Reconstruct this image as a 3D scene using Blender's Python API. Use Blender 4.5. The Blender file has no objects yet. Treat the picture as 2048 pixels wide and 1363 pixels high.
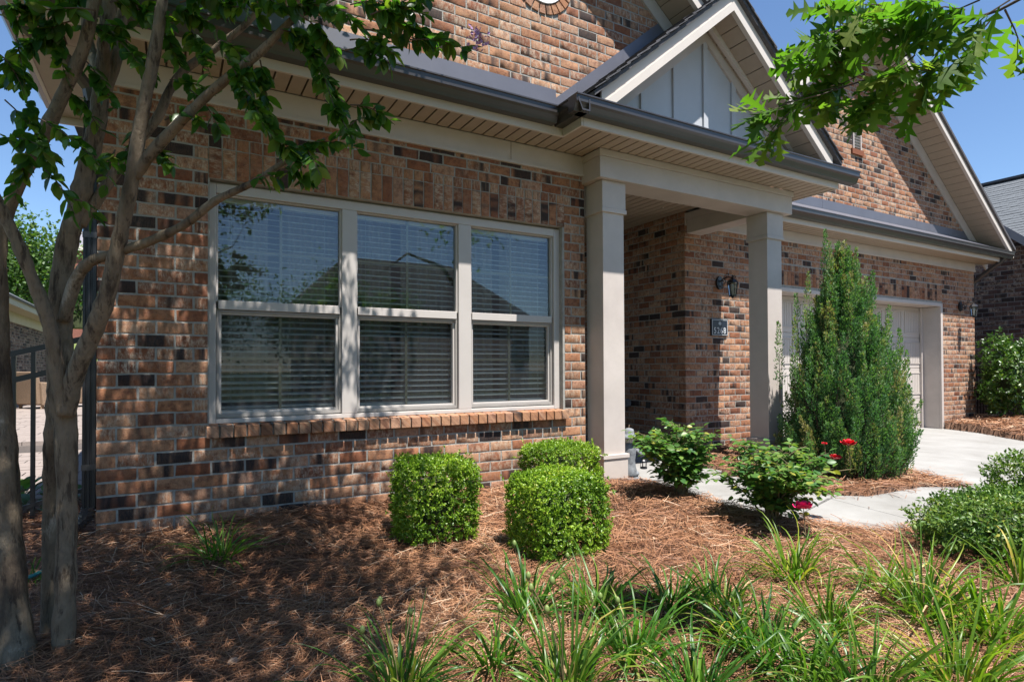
import bpy, math, random
import numpy as np
from mathutils import Vector, Matrix

random.seed(11)
rng = np.random.default_rng(11)
S = bpy.context.scene
COL = S.collection

# ------------------------------------------------------------------ camera
CAMF, YAW, PIT, ROLL = 1189.35, 0.5217, 0.0133, -0.0043
CAM = np.array([0.3808, -4.3026, 0.9862])
SHIFT = 40.95
_fw = np.array([math.sin(YAW) * math.cos(PIT), math.cos(YAW) * math.cos(PIT), math.sin(PIT)])
_r = np.array([math.cos(YAW), -math.sin(YAW), 0.0])
_up = np.cross(_r, _fw)
_R = _r * math.cos(ROLL) + _up * math.sin(ROLL)
_U = -_r * math.sin(ROLL) + _up * math.cos(ROLL)
cd = bpy.data.cameras.new('camera')
cam = bpy.data.objects.new('camera', cd)
COL.objects.link(cam)
cd.sensor_width = 36.0
cd.lens = CAMF / 2048 * 36.0
cd.shift_y = SHIFT / 2048
cd.clip_start, cd.clip_end = 0.05, 2000
m = Matrix.Identity(4)
for i in range(3):
    m[i][0], m[i][1], m[i][2], m[i][3] = _R[i], _U[i], -_fw[i], CAM[i]
cam.matrix_world = m
S.camera = cam

# ------------------------------------------------------------------ sky, sun, exposure
SUN = Vector((0.13, -1.0, 2.4)).normalized()          # towards the sun
w = bpy.data.worlds.new('World')
S.world = w
w.use_nodes = True
nt = w.node_tree
sky = nt.nodes.new('ShaderNodeTexSky')
sky.sky_type = 'NISHITA'
sky.sun_disc = False
sky.sun_elevation = math.asin(SUN.z)
sky.sun_rotation = math.atan2(SUN.x, SUN.y)
sky.air_density, sky.dust_density, sky.ozone_density = 1.0, 0.0, 6.0
nt.links.new(sky.outputs[0], nt.nodes['Background'].inputs[0])
nt.nodes['Background'].inputs[1].default_value = 0.075
sl = bpy.data.lights.new('sun', 'SUN')
sl.energy, sl.angle, sl.color = 5.0, math.radians(0.53), (1.0, 0.965, 0.92)
sun = bpy.data.objects.new('sun', sl)
COL.objects.link(sun)
sun.rotation_euler = SUN.to_track_quat('Z', 'Y').to_euler()
sun.location = (2, -6, 12)
S.view_settings.view_transform = 'Standard'
S.view_settings.look = 'None'
S.view_settings.exposure = 1.3
S.view_settings.gamma = 1.0
S.render.engine = 'CYCLES'
S.cycles.use_denoising = True
S.cycles.max_bounces = 6
S.cycles.diffuse_bounces = 3
S.cycles.glossy_bounces = 3
S.cycles.transparent_max_bounces = 24

# ------------------------------------------------------------------ pixel helpers (2048 px wide photograph)
def ray(u, v): return _fw + _R * (u - 1024) / CAMF - _U * (v - 681.5 - SHIFT) / CAMF
def at(u, v, dep): return CAM + ray(u, v) * dep
def onY(u, v, y): d = ray(u, v); return CAM + d * (y - CAM[1]) / d[1]
def onX(u, v, x): d = ray(u, v); return CAM + d * (x - CAM[0]) / d[0]
def onZ(u, v, z): d = ray(u, v); return CAM + d * (z - CAM[2]) / d[2]
def proj(p):
    d = np.asarray(p) - CAM
    dep = d @ _fw
    return 1024 + CAMF * (d @ _R) / dep, 681.5 + SHIFT - CAMF * (d @ _U) / dep, dep

# ------------------------------------------------------------------ object helpers
def tag(o, label=None, cat=None, group=None, kind=None):
    if label: o['label'] = label
    if cat: o['category'] = cat
    if group: o['group'] = group
    if kind: o['kind'] = kind
    return o
def link(o, parent=None):
    COL.objects.link(o)
    if parent is not None:
        o.parent = parent
        if parent.type == 'EMPTY':
            o.matrix_parent_inverse = Matrix.Translation(-parent.location)
    return o
def thing(name, loc, label, cat, group=None):
    o = bpy.data.objects.new(name, None)
    o.location = loc
    o.empty_display_size = 0.1
    link(o)
    return tag(o, label, cat, group)

class MB:
    def __init__(s): s.v, s.f = [], []
    def add(s, vs, fs):
        b = len(s.v)
        s.v += [tuple(float(c) for c in p) for p in vs]
        s.f += [tuple(b + i for i in q) for q in fs]
        return s
    def box(s, x0, x1, y0, y1, z0, z1):
        return s.add([(x0,y0,z0),(x1,y0,z0),(x1,y1,z0),(x0,y1,z0),(x0,y0,z1),(x1,y0,z1),(x1,y1,z1),(x0,y1,z1)],
                     [(0,3,2,1),(4,5,6,7),(0,1,5,4),(1,2,6,5),(2,3,7,6),(3,0,4,7)])
    def prism(s, poly, ext):
        n = len(poly)
        ext = np.array(ext, float)
        a = [np.array(p, float) for p in poly]
        return s.add(a + [p + ext for p in a],
                     [tuple(range(n))[::-1], tuple(range(n, 2 * n))] + [(i, (i+1) % n, n + (i+1) % n, n + i) for i in range(n)])
    def bar(s, a, b, wd, ht, up=(0, 0, 1)):
        a, b = np.array(a, float), np.array(b, float)
        d = b - a; d /= np.linalg.norm(d)
        x = np.cross(d, np.array(up, float))
        if np.linalg.norm(x) < 1e-4: x = np.cross(d, (0, 1, 0))
        x /= np.linalg.norm(x)
        y = np.cross(x, d)
        x *= wd / 2; y *= ht / 2
        return s.prism([a - x - y, a + x - y, a + x + y, a - x + y], b - a)
    def tube(s, pts, rad, n=8, cap=True, jit=0.0):
        pts = [np.array(p, float) for p in pts]
        if not hasattr(rad, '__len__'): rad = [rad] * len(pts)
        b = len(s.v); prev = None
        for i, p in enumerate(pts):
            d = pts[min(i+1, len(pts)-1)] - pts[max(i-1, 0)]
            d = d / (np.linalg.norm(d) + 1e-9)
            if prev is None:
                x = np.cross(d, (0.3, 0.9, 0.2) if abs(d[2]) > .8 else (0, 0, 1))
            else: x = prev - d * (prev @ d)
            x /= np.linalg.norm(x) + 1e-9; prev = x
            y = np.cross(d, x)
            for k in range(n):
                a = 2 * math.pi * k / n
                rr = rad[i] * (1 + jit * random.uniform(-1, 1))
                s.v.append(tuple(p + rr * (math.cos(a) * x + math.sin(a) * y)))
        for i in range(len(pts) - 1):
            for k in range(n):
                s.f.append((b+i*n+k, b+i*n+(k+1) % n, b+(i+1)*n+(k+1) % n, b+(i+1)*n+k))
        if cap:
            s.f.append(tuple(b + k for k in range(n))[::-1])
            s.f.append(tuple(b + (len(pts)-1)*n + k for k in range(n)))
        return s
    def lathe(s, c, prof, n=12):
        b = len(s.v); c = np.array(c, float)
        for (r, z) in prof:
            for k in range(n):
                a = 2 * math.pi * k / n
                s.v.append(tuple(c + (r * math.cos(a), r * math.sin(a), z)))
        for i in range(len(prof) - 1):
            for k in range(n):
                s.f.append((b+i*n+k, b+i*n+(k+1) % n, b+(i+1)*n+(k+1) % n, b+(i+1)*n+k))
        s.f.append(tuple(b + k for k in range(n))[::-1])
        s.f.append(tuple(b + (len(prof)-1)*n + k for k in range(n)))
        return s
    def build(s, name, mat, parent=None, smooth=False, bevel=0.0, label=None):
        me = bpy.data.meshes.new(name)
        me.from_pydata(s.v, [], s.f)
        me.materials.append(mat)
        if smooth: me.polygons.foreach_set('use_smooth', [True] * len(me.polygons))
        me.update()
        o = bpy.data.objects.new(name, me)
        link(o, parent)
        if bevel:
            bv = o.modifiers.new('bevel', 'BEVEL')
            bv.width, bv.segments, bv.limit_method = bevel, 2, 'ANGLE'
        if label: o['label'] = label
        return o
def B(*a): return MB().box(*a)

def fast_mesh(name, V, F, mat, attr=None, uv=None):
    """V (n,3), F (m,k) all faces with k corners; attr: dict name -> (n,) or (n,4) per vertex"""
    V = np.asarray(V, np.float32); F = np.asarray(F, np.int32)
    me = bpy.data.meshes.new(name)
    k = F.shape[1]
    me.vertices.add(len(V)); me.vertices.foreach_set('co', V.ravel())
    me.loops.add(F.size); me.loops.foreach_set('vertex_index', F.ravel())
    me.polygons.add(len(F))
    me.polygons.foreach_set('loop_start', np.arange(0, F.size, k, dtype=np.int32))
    if uv is not None:
        l = me.uv_layers.new(name='UVMap')
        l.data.foreach_set('uv', np.asarray(uv, np.float32)[F.ravel()].ravel())
    if attr:
        for nm, a in attr.items():
            a = np.asarray(a, np.float32)
            if a.ndim == 1:
                me.attributes.new(nm, 'FLOAT', 'POINT').data.foreach_set('value', a)
            else:
                me.attributes.new(nm, 'FLOAT_COLOR', 'POINT').data.foreach_set('color', a.ravel())
    me.update(calc_edges=True)
    me.materials.append(mat)
    return me

# ------------------------------------------------------------------ materials
def _new(name):
    mt = bpy.data.materials.new(name); mt.use_nodes = True
    n = mt.node_tree.nodes; b = n['Principled BSDF']
    return mt, mt.node_tree, n, b
def ramp(n, stops):
    r = n.new('ShaderNodeValToRGB')
    while len(r.color_ramp.elements) < len(stops): r.color_ramp.elements.new(0.5)
    for e, (p, c) in zip(r.color_ramp.elements, stops):
        e.position = p; e.color = (*c, 1)
    return r
def M(name, c, rough=.6, var=.15, scale=6., bump=.0, bscale=80., spec=.4, metal=0., stretch=None, dirt=None):
    mt, t, n, b = _new(name)
    co = n.new('ShaderNodeTexCoord')
    src = co.outputs['Object']
    if stretch:
        mp = n.new('ShaderNodeMapping'); mp.inputs['Scale'].default_value = stretch
        t.links.new(src, mp.inputs[0]); src = mp.outputs[0]
    nz = n.new('ShaderNodeTexNoise'); nz.inputs['Scale'].default_value = scale; nz.inputs['Detail'].default_value = 6
    nz.inputs['Roughness'].default_value = .65
    t.links.new(src, nz.inputs['Vector'])
    c = np.array(c)
    c2 = np.array(dirt) if dirt else c * (1 - var)
    r = ramp(n, [(.3, tuple(c2)), (.7, tuple(np.minimum(c * (1 + var * .6), 1)))])
    t.links.new(nz.outputs['Fac'], r.inputs[0])
    t.links.new(r.outputs[0], b.inputs['Base Color'])
    b.inputs['Roughness'].default_value = rough
    b.inputs['Specular IOR Level'].default_value = spec
    b.inputs['Metallic'].default_value = metal
    if bump:
        n2 = n.new('ShaderNodeTexNoise'); n2.inputs['Scale'].default_value = bscale; n2.inputs['Detail'].default_value = 5
        t.links.new(src, n2.inputs['Vector'])
        bp = n.new('ShaderNodeBump'); bp.inputs['Strength'].default_value = bump; bp.inputs['Distance'].default_value = .01
        t.links.new(n2.outputs['Fac'], bp.inputs['Height']); t.links.new(bp.outputs[0], b.inputs['Normal'])
    return mt

def brick_mat(name, objcol, dark=1.0, sat=1.0, base=None):
    """brick surface; four random numbers per brick come from the object colour or the 'bc' attribute"""
    mt, t, n, b = _new(name)
    L = t.links
    if objcol:
        oi = n.new('ShaderNodeObjectInfo'); colo, alpha = oi.outputs['Color'], oi.outputs['Alpha']
    else:
        at_ = n.new('ShaderNodeAttribute'); at_.attribute_name = 'bc'; colo, alpha = at_.outputs['Color'], at_.outputs['Alpha']
    sp = n.new('ShaderNodeSeparateColor'); L.new(colo, sp.inputs[0])
    uv = n.new('ShaderNodeUVMap'); uv.uv_map = 'UVMap'
    w50 = n.new('ShaderNodeMath'); w50.operation = 'MULTIPLY'; w50.inputs[1].default_value = 61.0; L.new(alpha, w50.inputs[0])
    def noise(sc, det=4, st=None, rough=.6):
        x = n.new('ShaderNodeTexNoise'); x.noise_dimensions = '4D'
        x.inputs['Scale'].default_value = sc; x.inputs['Detail'].default_value = det; x.inputs['Roughness'].default_value = rough
        s_ = uv.outputs[0]
        if st:
            mp = n.new('ShaderNodeMapping'); mp.inputs['Scale'].default_value = st; L.new(s_, mp.inputs[0]); s_ = mp.outputs[0]
        L.new(s_, x.inputs['Vector']); L.new(w50.outputs[0], x.inputs['W'])
        return x.outputs['Fac']
    def math_(op, a, b_=None, clamp=False):
        x = n.new('ShaderNodeMath'); x.operation = op; x.use_clamp = clamp
        for i, q in enumerate((a, b_)):
            if q is None: continue
            if isinstance(q, (int, float)): x.inputs[i].default_value = q
            else: L.new(q, x.inputs[i])
        return x.outputs[0]
    def mix(f, a, b_, bt='MIX'):
        x = n.new('ShaderNodeMix'); x.data_type = 'RGBA'; x.blend_type = bt
        if isinstance(f, (int, float)): x.inputs[0].default_value = f
        else: L.new(f, x.inputs[0])
        for i, q in ((6, a), (7, b_)):
            if isinstance(q, tuple): x.inputs[i].default_value = (*q, 1)
            else: L.new(q, x.inputs[i])
        return x.outputs[2]
    base = base or [(0, (.185, .064, .031)), (.3, (.262, .102, .048)), (.6, (.325, .150, .074)), (.85, (.385, .208, .116)), (1, (.34, .178, .110))]
    r = ramp(n, base); L.new(sp.outputs[0], r.inputs[0])
    blot = noise(24, 6, None, .7)
    c1 = mix(math_('MULTIPLY', math_('SUBTRACT', blot, .46, True), 4.2, True), r.outputs[0], (.105, .036, .022))
    # whitish scum, vertical streaks
    st = noise(1, 6, (150, 34, 1), .75)
    pt_ = math_('MULTIPLY', math_('SUBTRACT', noise(1, 4, (34, 22, 1), .6), .40, True), 5.0, True)
    wf = math_('MULTIPLY', math_('MULTIPLY', math_('MULTIPLY', math_('SUBTRACT', st, .40, True), 6.0, True), pt_), sp.outputs[2], True)
    c2 = mix(wf, c1, (.47, .37, .275))
    # dark flashed patch along the length of the brick
    pw = noise(1, 1, (13, 2, 1), .4)
    pf = math_('MULTIPLY', math_('SUBTRACT', math_('ADD', pw, math_('MULTIPLY', sp.outputs[1], .55)), .71, True), 6.0, True)
    c3 = mix(math_('MULTIPLY', math_('MULTIPLY', pf, dark, True), math_('ADD', math_('MULTIPLY', st, .9), .48), True), c2, (.022, .018, .018))
    # speckle
    spk = noise(260, 3)
    c4 = mix(math_('MULTIPLY', math_('SUBTRACT', spk, .50, True), 3.2, True), c3, (.05, .028, .02))
    L.new(c4, b.inputs['Base Color'])
    b.inputs['Roughness'].default_value = .85
    b.inputs['Specular IOR Level'].default_value = .25
    bp = n.new('ShaderNodeBump'); bp.inputs['Strength'].default_value = .5; bp.inputs['Distance'].default_value = .004
    hh = math_('ADD', noise(90, 5), math_('MULTIPLY', st, .8))
    L.new(hh, bp.inputs['Height']); L.new(bp.outputs[0], b.inputs['Normal'])
    return mt

def leaf_mat(name, stops, obj=False, trans=.35, rough=.45, spec=.4, tcol=None):
    mt, t, n, b = _new(name)
    L = t.links
    if obj:
        s_ = n.new('ShaderNodeObjectInfo').outputs['Random']
    else:
        a_ = n.new('ShaderNodeAttribute'); a_.attribute_name = 'lv'; s_ = a_.outputs['Fac']
    r = ramp(n, stops); L.new(s_, r.inputs[0])
    out = r.outputs[0]
    if obj:
        tm = n.new('ShaderNodeMix'); tm.data_type = 'RGBA'; tm.blend_type = 'MULTIPLY'; tm.inputs[0].default_value = 1
        L.new(out, tm.inputs[6]); L.new(n.new('ShaderNodeObjectInfo').outputs['Color'], tm.inputs[7]); out = tm.outputs[2]
    L.new(out, b.inputs['Base Color'])
    b.inputs['Roughness'].default_value = rough
    b.inputs['Specular IOR Level'].default_value = spec
    if trans:
        tr = n.new('ShaderNodeBsdfTranslucent')
        g = n.new('ShaderNodeMix'); g.data_type = 'RGBA'; g.blend_type = 'MULTIPLY'; g.inputs[0].default_value = 1
        L.new(out, g.inputs[6]); g.inputs[7].default_value = (*(tcol or (1.6, 2.0, .7)), 1)
        L.new(g.outputs[2], tr.inputs[0])
        mx = n.new('ShaderNodeMixShader'); mx.inputs[0].default_value = trans
        L.new(b.outputs[0], mx.inputs[1]); L.new(tr.outputs[0], mx.inputs[2])
        L.new(mx.outputs[0], n['Material Output'].inputs[0])
    return mt

def glass_mat(name, tint, ior=1.5, boost=1.0, solid=0.0, scol=(.03, .03, .03)):
    mt, t, n, b = _new(name); L = t.links
    tr = n.new('ShaderNodeBsdfTransparent'); tr.inputs[0].default_value = (*tint, 1)
    gl = n.new('ShaderNodeBsdfGlossy'); gl.inputs['Roughness'].default_value = 0.0; gl.inputs[0].default_value = (.95, .97, 1, 1)
    fr = n.new('ShaderNodeFresnel'); fr.inputs[0].default_value = ior
    mu = n.new('ShaderNodeMath'); mu.operation = 'MULTIPLY'; mu.inputs[1].default_value = boost; mu.use_clamp = True
    L.new(fr.outputs[0], mu.inputs[0])
    mx = n.new('ShaderNodeMixShader'); L.new(mu.outputs[0], mx.inputs[0]); L.new(tr.outputs[0], mx.inputs[1]); L.new(gl.outputs[0], mx.inputs[2])
    out = mx.outputs[0]
    if solid:
        df = n.new('ShaderNodeBsdfDiffuse'); df.inputs[0].default_value = (*scol, 1)
        m2 = n.new('ShaderNodeMixShader'); m2.inputs[0].default_value = solid
        L.new(out, m2.inputs[1]); L.new(df.outputs[0], m2.inputs[2]); out = m2.outputs[0]
    L.new(out, n['Material Output'].inputs[0])
    return mt

BRK_O, BRK_A = brick_mat('brick_piece', True), brick_mat('brick_bulk', False)
DB = [(0, (.030, .022, .021)), (.5, (.055, .034, .030)), (.85, (.10, .062, .052)), (1, (.13, .09, .08))]
BRK2_O, BRK2_A = brick_mat('dark_brick_piece', True, base=DB), brick_mat('dark_brick_bulk', False, base=DB)
RB = [(0, (.15, .04, .03)), (.6, (.26, .07, .05)), (1, (.30, .12, .09))]
BRK3_A = brick_mat('red_brick_bulk', False, base=RB)
MORTAR = M('mortar', (.29, .275, .245), .95, .25, 18, .5, 160)
MORTAR_L = M('mortar_pale', (.27, .245, .22), .95, .2, 14)
TRIM = M('taupe_paint', (.46, .405, .365), .5, .05, 3, .05, 200, dirt=(.40, .35, .315))
TRIM_W = M('pale_fascia_paint', (.50, .45, .40), .5, .05, 3)
SIDING = M('grey_siding_paint', (.40, .405, .42), .55, .05, 4)
SOFFIT = M('soffit_vinyl', (.33, .265, .20), .55, .06, 20)
GAP = M('soffit_groove', (.10, .075, .055), .8, .1, 10)
BRONZE = M('bronze_gutter', (.042, .038, .038), .30, .15, 5, spec=.6)
FLASH = M('flashing_metal', (.125, .125, .145), .38, .10, 3, spec=.5, metal=.25)
VINYL = M('window_vinyl', (.42, .385, .355), .42, .05, 4)
BLACK = M('black_metal', (.012, .012, .014), .35, .1, 10, spec=.5)
SHING = M('asphalt_shingle', (.075, .073, .08), .92, .35, 40, .5, 300)
SHING2 = M('grey_shingle', (.105, .115, .125), .92, .3, 30, .5, 300)
SHING3 = M('brown_shingle', (.14, .13, .135), .92, .3, 30)
DOORP = M('garage_door_paint', (.44, .395, .355), .45, .04, 3)
CONC = M('broom_concrete', (.265, .258, .245), .85, .10, 1.6, .35, 260, dirt=(.19, .182, .168))
PAVER = M('paver', (.235, .195, .172), .9, .2, 7, .3, 120)
SOIL = M('needle_litter', (.13, .07, .042), .95, .45, 14, .9, 40)
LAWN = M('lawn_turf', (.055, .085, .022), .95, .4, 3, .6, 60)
LAWN_L = M('bright_grass', (.13, .17, .045), .95, .45, 1.2, .6, 30)  # brighter yellow green grass for the bank
ROOM = M('room_paint', (.30, .28, .25), .9, .05, 3)
CURT = M('curtain_cloth', (.34, .33, .31), .9, .08, 5)
BLIND = M('blind_vinyl', (.85, .86, .83), .35, .02, 5)
CORD = M('blind_cord', (.6, .62, .6), .7, .02, 5)
MUNTIN = M('muntin_bar', (.30, .28, .20), .5, .03, 5)
def bark_mat():
    mt, t, n, b = _new('crape_bark'); L = t.links
    co = n.new('ShaderNodeTexCoord')
    def nz(sc, st, det=7, ro=.65):
        mp = n.new('ShaderNodeMapping'); mp.inputs['Scale'].default_value = st
        x = n.new('ShaderNodeTexNoise'); x.inputs['Scale'].default_value = sc; x.inputs['Detail'].default_value = det; x.inputs['Roughness'].default_value = ro
        L.new(co.outputs['Object'], mp.inputs[0]); L.new(mp.outputs[0], x.inputs['Vector']); return x.outputs['Fac']
    def mul(a_, b_):
        mx = n.new('ShaderNodeMix'); mx.data_type = 'RGBA'; mx.blend_type = 'MULTIPLY'; mx.inputs[0].default_value = 1
        L.new(a_, mx.inputs[6]); L.new(b_, mx.inputs[7]); return mx.outputs[2]
    r = ramp(n, [(.34, (.060, .042, .026)), (.44, (.128, .094, .058)), (.52, (.180, .136, .088)), (.57, (.125, .100, .067)), (.64, (.185, .150, .104)), (.68, (.30, .265, .205))])
    L.new(nz(7, (1, 1, .45)), r.inputs[0])
    cr = nz(42, (1, 1, .16), 8, .7)
    r2 = ramp(n, [(.38, (.30, .26, .22)), (.47, (1, 1, 1)), (1, (1, 1, 1))]); L.new(cr, r2.inputs[0])
    r3 = ramp(n, [(.60, (1, 1, 1)), (.68, (1.0, 1.0, 1.0)), (.70, (.45, .42, .36))]); L.new(nz(16, (1, 1, .7)), r3.inputs[0])
    L.new(mul(mul(r.outputs[0], r2.outputs[0]), r3.outputs[0]), b.inputs['Base Color']); b.inputs['Roughness'].default_value = .85
    ad = n.new('ShaderNodeMath'); ad.operation = 'ADD'; L.new(cr, ad.inputs[0]); L.new(nz(9, (1, 1, .6)), ad.inputs[1])
    bp = n.new('ShaderNodeBump'); bp.inputs['Strength'].default_value = .9; bp.inputs['Distance'].default_value = .016
    L.new(ad.outputs[0], bp.inputs['Height']); L.new(bp.outputs[0], b.inputs['Normal'])
    return mt
BARK = bark_mat()
TWIG = M('twig_bark', (.085, .060, .040), .85, .3, 20)
STEM = M('rose_stem', (.14, .11, .05), .7, .3, 20)
GL_UP = glass_mat('window_glass', (.92, .99, .97), 1.55, 2.1)
GL_LO = glass_mat('screened_glass', (.72, .78, .78), 1.5, .9, .14, (.10, .095, .095))
GL_LAMP = glass_mat('lantern_glass', (.85, .86, .84), 1.45, 1.2, .12, (.5, .5, .48))
# leaves
def pair(nm, stops, **k): return leaf_mat(nm, stops, False, **k), leaf_mat(nm + '_single', stops, True, **k)
CRAPE_A, CRAPE_O = pair('crape_leaf', [(0, (.022, .070, .014)), (.5, (.046, .110, .016)), (.85, (.082, .155, .020)), (1, (.15, .19, .028))], trans=.5, rough=.32)
OAK_A, OAK_O = pair('oak_leaf', [(0, (.045, .105, .014)), (.6, (.080, .155, .020)), (1, (.15, .19, .035))], trans=.50, rough=.58, spec=.2)
BOX_A = leaf_mat('boxwood_leaf', [(0, (.055, .120, .010)), (.45, (.160, .260, .020)), (.8, (.29, .385, .035)), (.92, (.36, .33, .045)), (1, (.48, .42, .18))], trans=.30, rough=.38)
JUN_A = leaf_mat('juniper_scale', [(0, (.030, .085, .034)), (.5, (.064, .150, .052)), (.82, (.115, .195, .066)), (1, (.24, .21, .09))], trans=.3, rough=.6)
ROSE_A, ROSE_O = pair('rose_leaf', [(0, (.034, .100, .030)), (.5, (.076, .160, .032)), (.85, (.13, .205, .038)), (1, (.27, .26, .045))], trans=.30, rough=.42, spec=.35)
IND_A, IND_O = pair('hawthorn_leaf', [(0, (.038, .092, .018)), (.5, (.09, .16, .026)), (.85, (.165, .215, .032)), (1, (.30, .27, .045))], trans=.2, rough=.42, spec=.35)
HOL_A, HOL_O = pair('holly_leaf', [(0, (.028, .070, .014)), (.6, (.060, .120, .020)), (1, (.13, .18, .03))], trans=.25, rough=.36)
LILY_A, LILY_O = pair('lily_blade', [(0, (.032, .092, .012)), (.55, (.064, .142, .018)), (.85, (.110, .185, .025)), (.96, (.19, .235, .04)), (1, (.30, .24, .08))], trans=.38, rough=.38)
HOS_A, HOS_O = pair('hosta_leaf', [(0, (.04, .10, .03)), (.7, (.08, .16, .05)), (1, (.14, .2, .06))], trans=.35)
FAR_A = leaf_mat('far_tree_leaf', [(0, (.03, .07, .02)), (.6, (.07, .13, .025)), (1, (.16, .20, .03))], trans=.35, rough=.5)
HEDGE_A = leaf_mat('hedge_leaf', [(0, (.015, .045, .012)), (1, (.04, .085, .02))], trans=.2, rough=.4)
NEEDLE = leaf_mat('pine_needle', [(0, (.065, .027, .014)), (.3, (.150, .064, .031)), (.65, (.275, .126, .060)), (.88, (.39, .205, .105)), (1, (.42, .30, .20))], trans=0, rough=.6)
PETAL_R = M('red_petal', (.62, .010, .025), .5, .3, 20)
PETAL_P = M('pink_petal', (.80, .03, .17), .5, .25, 20)
PETAL_V = M('violet_petal', (.34, .20, .38), .6, .3, 20)
CORE = M('shrub_dark_core', (.040, .050, .018), .95, .4, 12)  # dark colour for the solid filler bodies added inside shrubs
STONE = M('weathered_stone', (.16, .17, .18), .85, .45, 18, .4, 70)
WICKER = M('wicker', (.26, .18, .12), .8, .3, 40, .8, 150)
DEADLEAF = M('dead_leaf', (.36, .24, .16), .8, .25, 20)

# ------------------------------------------------------------------ ground heights
def gz(x, y): return 0.04 * np.minimum(y, 0.0)

def in_poly(x, y, poly):
    x = np.asarray(x, float); y = np.asarray(y, float)
    c = np.zeros(x.shape, bool); n = len(poly)
    for i in range(n):
        x0, y0 = poly[i]; x1, y1 = poly[(i + 1) % n]
        k = ((y0 > y) != (y1 > y)) & (x < (x1 - x0) * (y - y0) / ((y1 - y0) + 1e-12) + x0)
        c ^= k
    return c
WALK = [(3.92, .3), (3.95, -.4), (4.0, -1.1), (4.1, -1.65), (4.42, -2.08), (5.0, -2.2), (6.6, -2.3), (6.6, -1.72), (6.2, -1.5), (5.4, -1.48), (5.12, -1.2), (5.1, .3)]
DRIVE = [(6.6, -1.72), (6.95, -1.0), (7.2, .93), (7.2, 1.3), (12.05, 1.3), (12.0, .85), (11.75, .3), (11.1, -.5), (11.0, -1.2), (11.3, -9), (6.6, -9)]
def paved(x, y): return in_poly(x, y, WALK) | in_poly(x, y, DRIVE) | ((np.asarray(x) > 3.7) & (np.asarray(x) < 5.2) & (np.asarray(y) > -.22) & (np.asarray(y) < 3))

def smooth_noise(x, y, seed=0):
    r_ = np.random.default_rng(seed); o = np.zeros(np.shape(x))
    for k in range(14):
        a, ph = r_.uniform(0, 2 * math.pi, 2); fr = 1.5 * 1.35 ** k * .55
        o += np.sin((np.cos(a) * x + np.sin(a) * y) * fr * 2 + ph) / (1 + .35 * k)
    return o / 3.2
MOUNDS = [(3.1, -.35, .5, .03), (0.02, -1.52, .28, .05), (3.75, -.75, .5, .05), (3.85, -1.75, .4, .04), (1.15, -.4, .5, .05)]
def bed_z(x, y):
    x = np.asarray(x, float); y = np.asarray(y, float)
    z = gz(x, y) + .014 * smooth_noise(x, y, 3) + .016 * smooth_noise(x * 2.5, y * 2.5, 5)
    for mx, my, mr, mh in MOUNDS: z = z + mh * np.exp(-((x - mx) ** 2 + (y - my) ** 2) / mr ** 2)
    return z

def ground_grid(name, x0, x1, y0, y1, step, zf, mat, label=None):
    nx, ny = int((x1 - x0) / step) + 1, int((y1 - y0) / step) + 1
    X, Y = np.meshgrid(np.linspace(x0, x1, nx), np.linspace(y0, y1, ny))
    Z = zf(X, Y)
    V = np.stack([X.ravel(), Y.ravel(), Z.ravel()], 1)
    i = (np.arange(ny - 1)[:, None] * nx + np.arange(nx - 1)[None]).ravel()
    o = bpy.data.objects.new(name, fast_mesh(name, V, np.stack([i, i + 1, i + nx + 1, i + nx], 1), mat))
    link(o); tag(o, label, None, None, 'structure')
    return o
# one lawn sheet to the horizon (drops away under the beds and paving, rises behind on the left)
def lawn_z(x, y):
    z = np.full(np.shape(x), -.42)
    return z
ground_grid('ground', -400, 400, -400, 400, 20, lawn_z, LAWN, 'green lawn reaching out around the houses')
ground_grid('lawn_bank', -30, -.4, 19.5, 60, 1.0, lambda x, y: -.3 + np.clip((y - 20) * .16, 0, 4.6) + .06 * smooth_noise(x, y, 8), LAWN_L, 'bright grass bank rising behind the patio')
def bedz2(x, y):
    z = bed_z(x, y)
    z = np.where(paved(x, y), -.30, z)
    house = ((x > .12) & (x < 3.5) & (y > .2)) | ((x > 5.95) & (x < 13) & (y > 1.1))
    return np.where(house, -.30, z)
ground_grid('mulch_bed', -3.2, 7.6, -6.2, 1.3, .03, bedz2, SOIL, 'brown pine straw bed in front of the brick house')
ground_grid('mulch_bed', 10.8, 19, -6.0, 4.0, .06, lambda x, y: np.where(paved(x, y) | ((x < 13.1) & (y > 1.1)), -.3, -.03 + .14 * np.exp(-((x - 12.9) ** 2 + (y - .1) ** 2) / 1.2) + .03 * smooth_noise(x * 2, y * 2, 4)), SOIL, 'pine straw mound beyond the driveway')

# ------------------------------------------------------------------ concrete
def slab(name, poly, parent, zf, th=.14):
    b_ = MB(); n = len(poly)
    top = [(x, y, float(zf(x, y))) for x, y in poly]
    b_.prism([(x, y, z - th) for x, y, z in top], (0, 0, th))
    return b_.build(name, CONC, parent, bevel=.006)
def wz(x, y): return -.045 + .022 * min(y, 0)
wk = B(3.9, 6.6, -2.35, .3, -.34, -.24).build('walkway', SOIL)
tag(wk, 'pale concrete walkway curving from porch to driveway', None, None, 'structure')
slab('concrete_slab', [(3.92, -.21), (3.95, -.4), (4.0, -1.1), (4.06, -1.45), (5.22, -1.335), (5.12, -1.2), (5.1, -.21)], wk, wz)
slab('concrete_slab', [(4.062, -1.456), (4.1, -1.65), (4.42, -2.08), (4.92, -2.185), (5.04, -1.36), (5.22, -1.343)], wk, wz)
slab('concrete_slab', [(4.93, -2.187), (5.0, -2.2), (6.594, -2.3), (6.594, -1.72), (6.2, -1.5), (5.4, -1.48), (5.225, -1.35), (5.05, -1.365)], wk, wz)
dv = B(6.6, 12.05, -9, 1.3, -.42, -.32).build('driveway', SOIL)
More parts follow.
